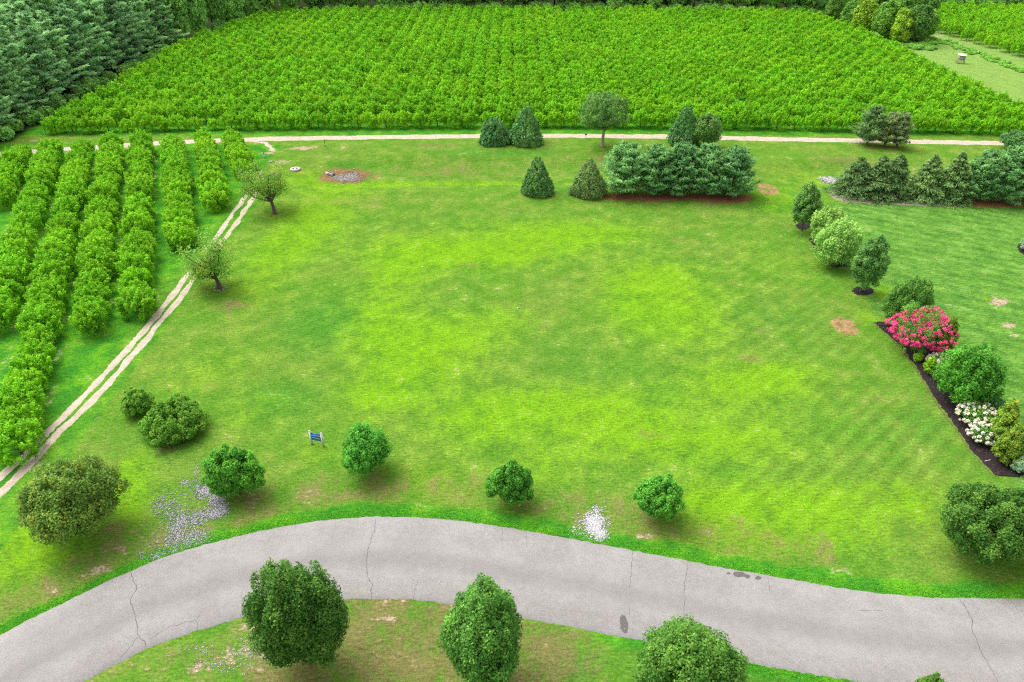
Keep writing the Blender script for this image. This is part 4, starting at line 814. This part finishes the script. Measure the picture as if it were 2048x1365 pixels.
M_WST = stone_mat('white_stone', (.30, .29, .30), (.62, .61, .62)); M_GST = stone_mat('grey_stone', (.22, .20, .21), (.52, .50, .51)); M_RIP = stone_mat('riprap_stone', (.16, .135, .125), (.36, .32, .31)); M_MIX = stone_mat('mixed_stone', (.13, .125, .14), (.52, .50, .52))
def px_cloud(L, rng):
    out = []
    for px, py, rx, ry, n in L:
        q = rng.normal(0, .5, (n, 2))
        for u, v in q: p = at(px+u*rx, py+v*ry); p[2] = float(gz(p[0], p[1]))+.015; out.append(p)
    P = np.array(out); i = np.clip(np.searchsorted(edgeT[:, 0], P[:, 0]), 0, NR-1)
    return P[(P[:, 1] > edgeT[i, 1]+.12)]
sr = R(620)
P = px_cloud([(1188, 1040, 22, 14, 700), (1190, 1058, 20, 16, 600), (1200, 1070, 14, 12, 420), (1183, 1048, 30, 26, 260), (1194, 1020, 12, 8, 90), (1150, 1064, 10, 18, 40)], sr)
tag(obj('white_gravel', stones(P, .062, sr, M_WST, 'white_gravel')), 'patch of bright white gravel at the road edge', 'gravel', kind='stuff')
P = px_cloud([(425, 972, 22, 18, 500), (408, 985, 24, 16, 500), (432, 1000, 16, 18, 420), (444, 1018, 14, 14, 420), (425, 1028, 24, 12, 400), (390, 1036, 34, 16, 420), (358, 1050, 26, 26, 420), (345, 1075, 20, 24, 260), (370, 1085, 44, 30, 420), (395, 1072, 30, 24, 320), (340, 1025, 20, 26, 150), (318, 1012, 16, 22, 150), (345, 1000, 40, 24, 160), (370, 966, 10, 8, 60), (392, 945, 10, 22, 70), (330, 1115, 40, 10, 160), (312, 1116, 12, 8, 80), (352, 1106, 24, 8, 120), (310, 1090, 26, 26, 80), (280, 1110, 14, 10, 30)], sr)
tag(obj('loose_gravel', stones(P, .06, sr, M_MIX, 'loose_gravel')), 'grey and white gravel scattered in the grass by the road bend', 'gravel', kind='stuff')
P = px_cloud([(500, 1300, 46, 34, 120), (440, 1330, 70, 20, 120), (530, 1270, 20, 20, 60)], sr)
P = np.array([p for p in P]) if len(P) else P
q = []
for px, py, rx, ry, n in [(500, 1300, 46, 34, 160), (440, 1330, 80, 20, 160), (540, 1300, 14, 30, 120), (400, 1300, 40, 14, 60)]:
    for u, v in sr.normal(0, .5, (n, 2)):
        p = at(px+u*rx, py+v*ry)
        if p[1] < np.interp(p[0], edgeB[:, 0], edgeB[:, 1])-.3: p[2] = .01; q.append(p)
tag(obj('verge_gravel', stones(np.array(q), .05, sr, M_GST, 'verge_gravel')), 'small grey stones strewn on the worn near verge', 'gravel', kind='stuff')
P = px_cloud([(694, 346, 26, 8, 420), (704, 343, 14, 9, 160), (682, 347, 18, 5, 140)], sr)
tag(obj('riprap', stones(P, .17, sr, M_RIP, 'riprap', .7)), 'grey riprap stones below the drain headwall', 'gravel', kind='stuff')
P = px_cloud([(1662, 352, 18, 5, 200), (1672, 355, 12, 5, 120), (1650, 349, 8, 3, 60)], sr)
tag(obj('riprap', stones(P, .2, sr, M_GST, 'riprap', .7)), 'grey riprap stones beside the first spruce', 'gravel', kind='stuff')
ring = thing('stone_ring', 'ring of pale stones round the foot of the thin fruit tree', 'stone ring', (pf[0], pf[1], 0))
sm = stones(np.zeros((1, 3)), .2, R(3), M_WST, 'stone', .7)
for k in range(16):
    o = obj('stone', sm, ring, (math.cos(k*.39)*.62+sr.normal(0, .06), math.sin(k*.39)*.62+sr.normal(0, .06), .06)); o.rotation_euler = (0, 0, k*1.7); w = sr.uniform(.7, 1.2); o.scale = (w, w, w)
for (px, py), lb, sz in [((845, 535), 'small pale stone lying on the bright green lawn', .2), ((1036, 617), 'brownish white stone lying in the middle of the lawn', .24), ((541, 324), 'flat white stone where the lane meets the gravel road', .5)]:
    p = at(px, py); tag(obj('lawn_stone', stones(np.zeros((1, 3)), sz, R(int(px)), M_WST, 'lawn_stone', .35), None, (p[0], p[1], .03)), lb, 'stone')

# ------------------------------------------------------------------ small built things
M_WP = plain('white_sign_paint', (.78, .78, .76), .5, .04); M_BLUE = plain('blue_sign_board', (.02, .18, .66), .45, .06); M_BLUE2 = plain('pale_blue_sign_band', (.09, .28, .55), .45, .06)
M_CONC = plain('pale_concrete', (.52, .48, .45), .9, .12, 5); M_DARK = plain('dark_iron', (.03, .03, .03), .7); M_SLATE = plain('slate_grey', (.22, .22, .24), .8, .2, 4); M_WOOD = plain('weathered_wood', (.34, .23, .16), .85, .25, 6)
pa, pb = at(624.3, 888.5), at(647.3, 893.5); ang = math.atan2(pb[1]-pa[1], pb[0]-pa[0]); wd = float(np.linalg.norm(pb[:2]-pa[:2])); mid = (pa+pb)/2
sg = thing('yard_sign', 'blue yard sign between two white posts on the lawn', 'sign', (mid[0], mid[1], 0), ang)
HS = 1.5
for sx in (-1, 1):
    x = sx*wd/2; po = obj('post', mesh('post', *box(x-.075, x+.075, -.075, .075, -.05, HS), M_WP), sg)
    cv = np.array([(x-.09, -.09, HS), (x+.09, -.09, HS), (x+.09, .09, HS), (x-.09, .09, HS), (x, 0, HS+.07)]); obj('post_cap', mesh('post_cap', cv, np.array([(0, 1, 4), (1, 2, 4), (2, 3, 4), (3, 0, 4), (0, 2, 1), (0, 3, 2)]), M_WP), po)
bd = obj('board', mesh('board', *box(-wd/2+.06, wd/2-.06, -.02, .02, .52, 1.32), M_BLUE), sg)
obj('top_band', mesh('top_band', *box(-wd/2+.06, wd/2-.06, -.026, -.021, 1.25, 1.315), M_BLUE2), bd); obj('bottom_band', mesh('bottom_band', *box(-wd/2+.06, wd/2-.06, -.026, -.021, .525, .62), M_BLUE2), bd)
lr = R(640)
for z, h, x0, x1 in [(1.08, .09, -.42, .42), (.80, .10, -.40, -.16), (.78, .11, -.1, .38)]:
    bx_ = []; x = x0
    while x < x1:
        w_ = lr.uniform(.03, .075); bx_.append(box(x, x+w_, -.026, -.021, z-h/2*lr.uniform(.6, 1), z+h/2)); x += w_+.018
    obj('lettering', mesh('lettering', *join(bx_), M_WP), bd)
# drain: headwall with slab and pipe at the head of the shallow basin
p = at(657, 341); hz = float(gz(p[0], p[1]))
dh = thing('drain_headwall', 'pale concrete drain headwall with grey slab above the riprap', 'drain', (p[0], p[1], hz), math.radians(-38))
obj('wall', mesh('wall', *box(-.8, .8, -.12, .12, -.1, .4), M_CONC), dh); obj('slab', mesh('slab', *box(-.5, .6, .14, .8, .05, .26), M_SLATE), dh)
obj('pipe', mesh('pipe', *tube([(0, -.2, .2), (0, .1, .2), (0, .4, .2)], [.22, .22, .22], 12), M_DARK, None, True), dh)
p = at(590, 336)
dc = thing('drain_cover', 'round white concrete drain cover with two dark openings', 'drain', (p[0], p[1], float(gz(p[0], p[1]))))
def disc(r0, r1, z0, z1, n=28):
    V = []; F = []
    for k in range(n):
        a = 2*math.pi*k/n; c, s_ = math.cos(a), math.sin(a); V += [(c*r1, s_*r1, z0), (c*r1, s_*r1, z1), (c*r0, s_*r0, z1), (c*r0, s_*r0, z0)]
    for k in range(n):
        a, b = 4*k, 4*((k+1) % n)
        for j in range(4): F.append((a+j, b+j, b+(j+1) % 4, a+(j+1) % 4))
    return np.array(V), np.array(F)
obj('ring', mesh('ring', *disc(.45, .85, -.05, .14), M_CONC), dc); obj('lid', mesh('lid', *disc(.02, .5, -.05, .05), M_DARK), dc); obj('crossbar', mesh('crossbar', *box(-.2, .2, -.56, .56, .05, .13), M_CONC), dc)
p = at(650.5, 293); ps = thing('marker_post', 'thin black marker post beside the gravel road', 'post', (p[0], p[1], 0))
obj('post', mesh('post', *tube([(0, 0, -.05), (0, 0, .6), (0, 0, 1.15)], [.05, .05, .05], 7), M_DARK, None, True), ps); obj('cap', mesh('cap', *box(-.07, .07, -.07, .07, 1.15, 1.22), M_DARK), ps)
p = at(1171.5, 277); ps = thing('roadside_box', 'small dark box on a thin post beside the gravel road', 'post', (p[0], p[1], 0))
obj('post', mesh('post', *tube([(0, 0, -.05), (0, 0, .3), (0, 0, .62)], [.03, .03, .03], 6), M_SLATE, None, True), ps); obj('box', mesh('box', *box(-.16, .16, -.1, .1, .6, .82), M_DARK), ps)
p = at(528.5, 315); ps = thing('valve_stub', 'short white pipe stub at the head of the lane', 'pipe', (p[0], p[1], 0))
obj('pipe', mesh('pipe', *tube([(0, 0, -.05), (0, 0, .3), (0, 0, .6)], [.2, .2, .17], 10), M_WP, None, True), ps); obj('cap', mesh('cap', *tube([(0, 0, .6), (0, 0, .75), (0, 0, .85)], [.1, .1, .03], 8), M_SLATE, None, True), ps)
# little stand on the far mown strip
p = at(1920, 127); st = thing('field_stand', 'small wooden stand with white slanted roof on the far mown strip', 'stand', (p[0], p[1], 0), math.radians(-12))
rv = np.array([(-1.0, -.75, 1.95), (1.05, -.75, 1.75), (1.05, .75, 1.95), (-1.0, .75, 2.15)]); rv = np.r_[rv, rv+[0, 0, .08]]
obj('roof', mesh('roof', rv, np.array([(0, 3, 2, 1), (4, 5, 6, 7), (0, 1, 5, 4), (1, 2, 6, 5), (2, 3, 7, 6), (3, 0, 4, 7)]), M_WP), st)
obj('cabinet', mesh('cabinet', *box(-.55, .75, -.4, .4, .85, 1.75), plain('pale_grey_panel', (.45, .46, .48), .7)), st)
for sx in (-1, 1):
    for sy in (-1, 1): obj('leg', mesh('leg', *tube([(sx*.95, sy*.65, 0), (sx*.6, sy*.42, .9), (sx*.5, sy*.38, 1.8)], [.07, .06, .06], 6), M_WOOD), st)
for sy in (-1, 1): obj('brace', mesh('brace', *tube([(-.9, sy*.55, .1), (0, sy*.5, .5), (.8, sy*.45, .95)], [.06, .06, .06], 6), M_WOOD), st)
obj('skid', mesh('skid', *box(-1.15, -.2, -.8, -.6, 0, .16), M_WOOD), st)

# ------------------------------------------------------------------ taller grass along the road edge
gr = R(700); GP = []
for ed_, sg_, lo, hi in ((edgeT, 1, 20, NR-40), (edgeB, -1, 200, NR-60)):
    n = 22000 if sg_ > 0 else 7000
    i = gr.integers(lo, hi, n); f = gr.random((n, 1)); b = ed_[i]*(1-f)+ed_[i+1]*f; dn = dirn[i]*sg_
    GP.append(np.c_[b+dn*(.02+np.abs(gr.normal(0, .55, (n, 1)))), np.zeros(n)])
GP = np.concatenate(GP); GP = GP[(np.abs(GP[:, 0]) < 45)]; m = len(GP); h = gr.uniform(.03, .085, m)
GP[:, 2] = h*.6
V, F = leaf_faces(GP, gr.normal(0, 1, (m, 3))+UP*.5, UP+gr.normal(0, .6, (m, 3)), h, .022)
tag(obj('roadside_grass', mesh('roadside_grass', V, F, leafmat('verge_grass', (.035, .16, .012), (.08, .25, .012), None, 0), {'v': ('FACE', gr.random(m))})), 'taller bright grass fringing the asphalt road', 'grass', kind='stuff')
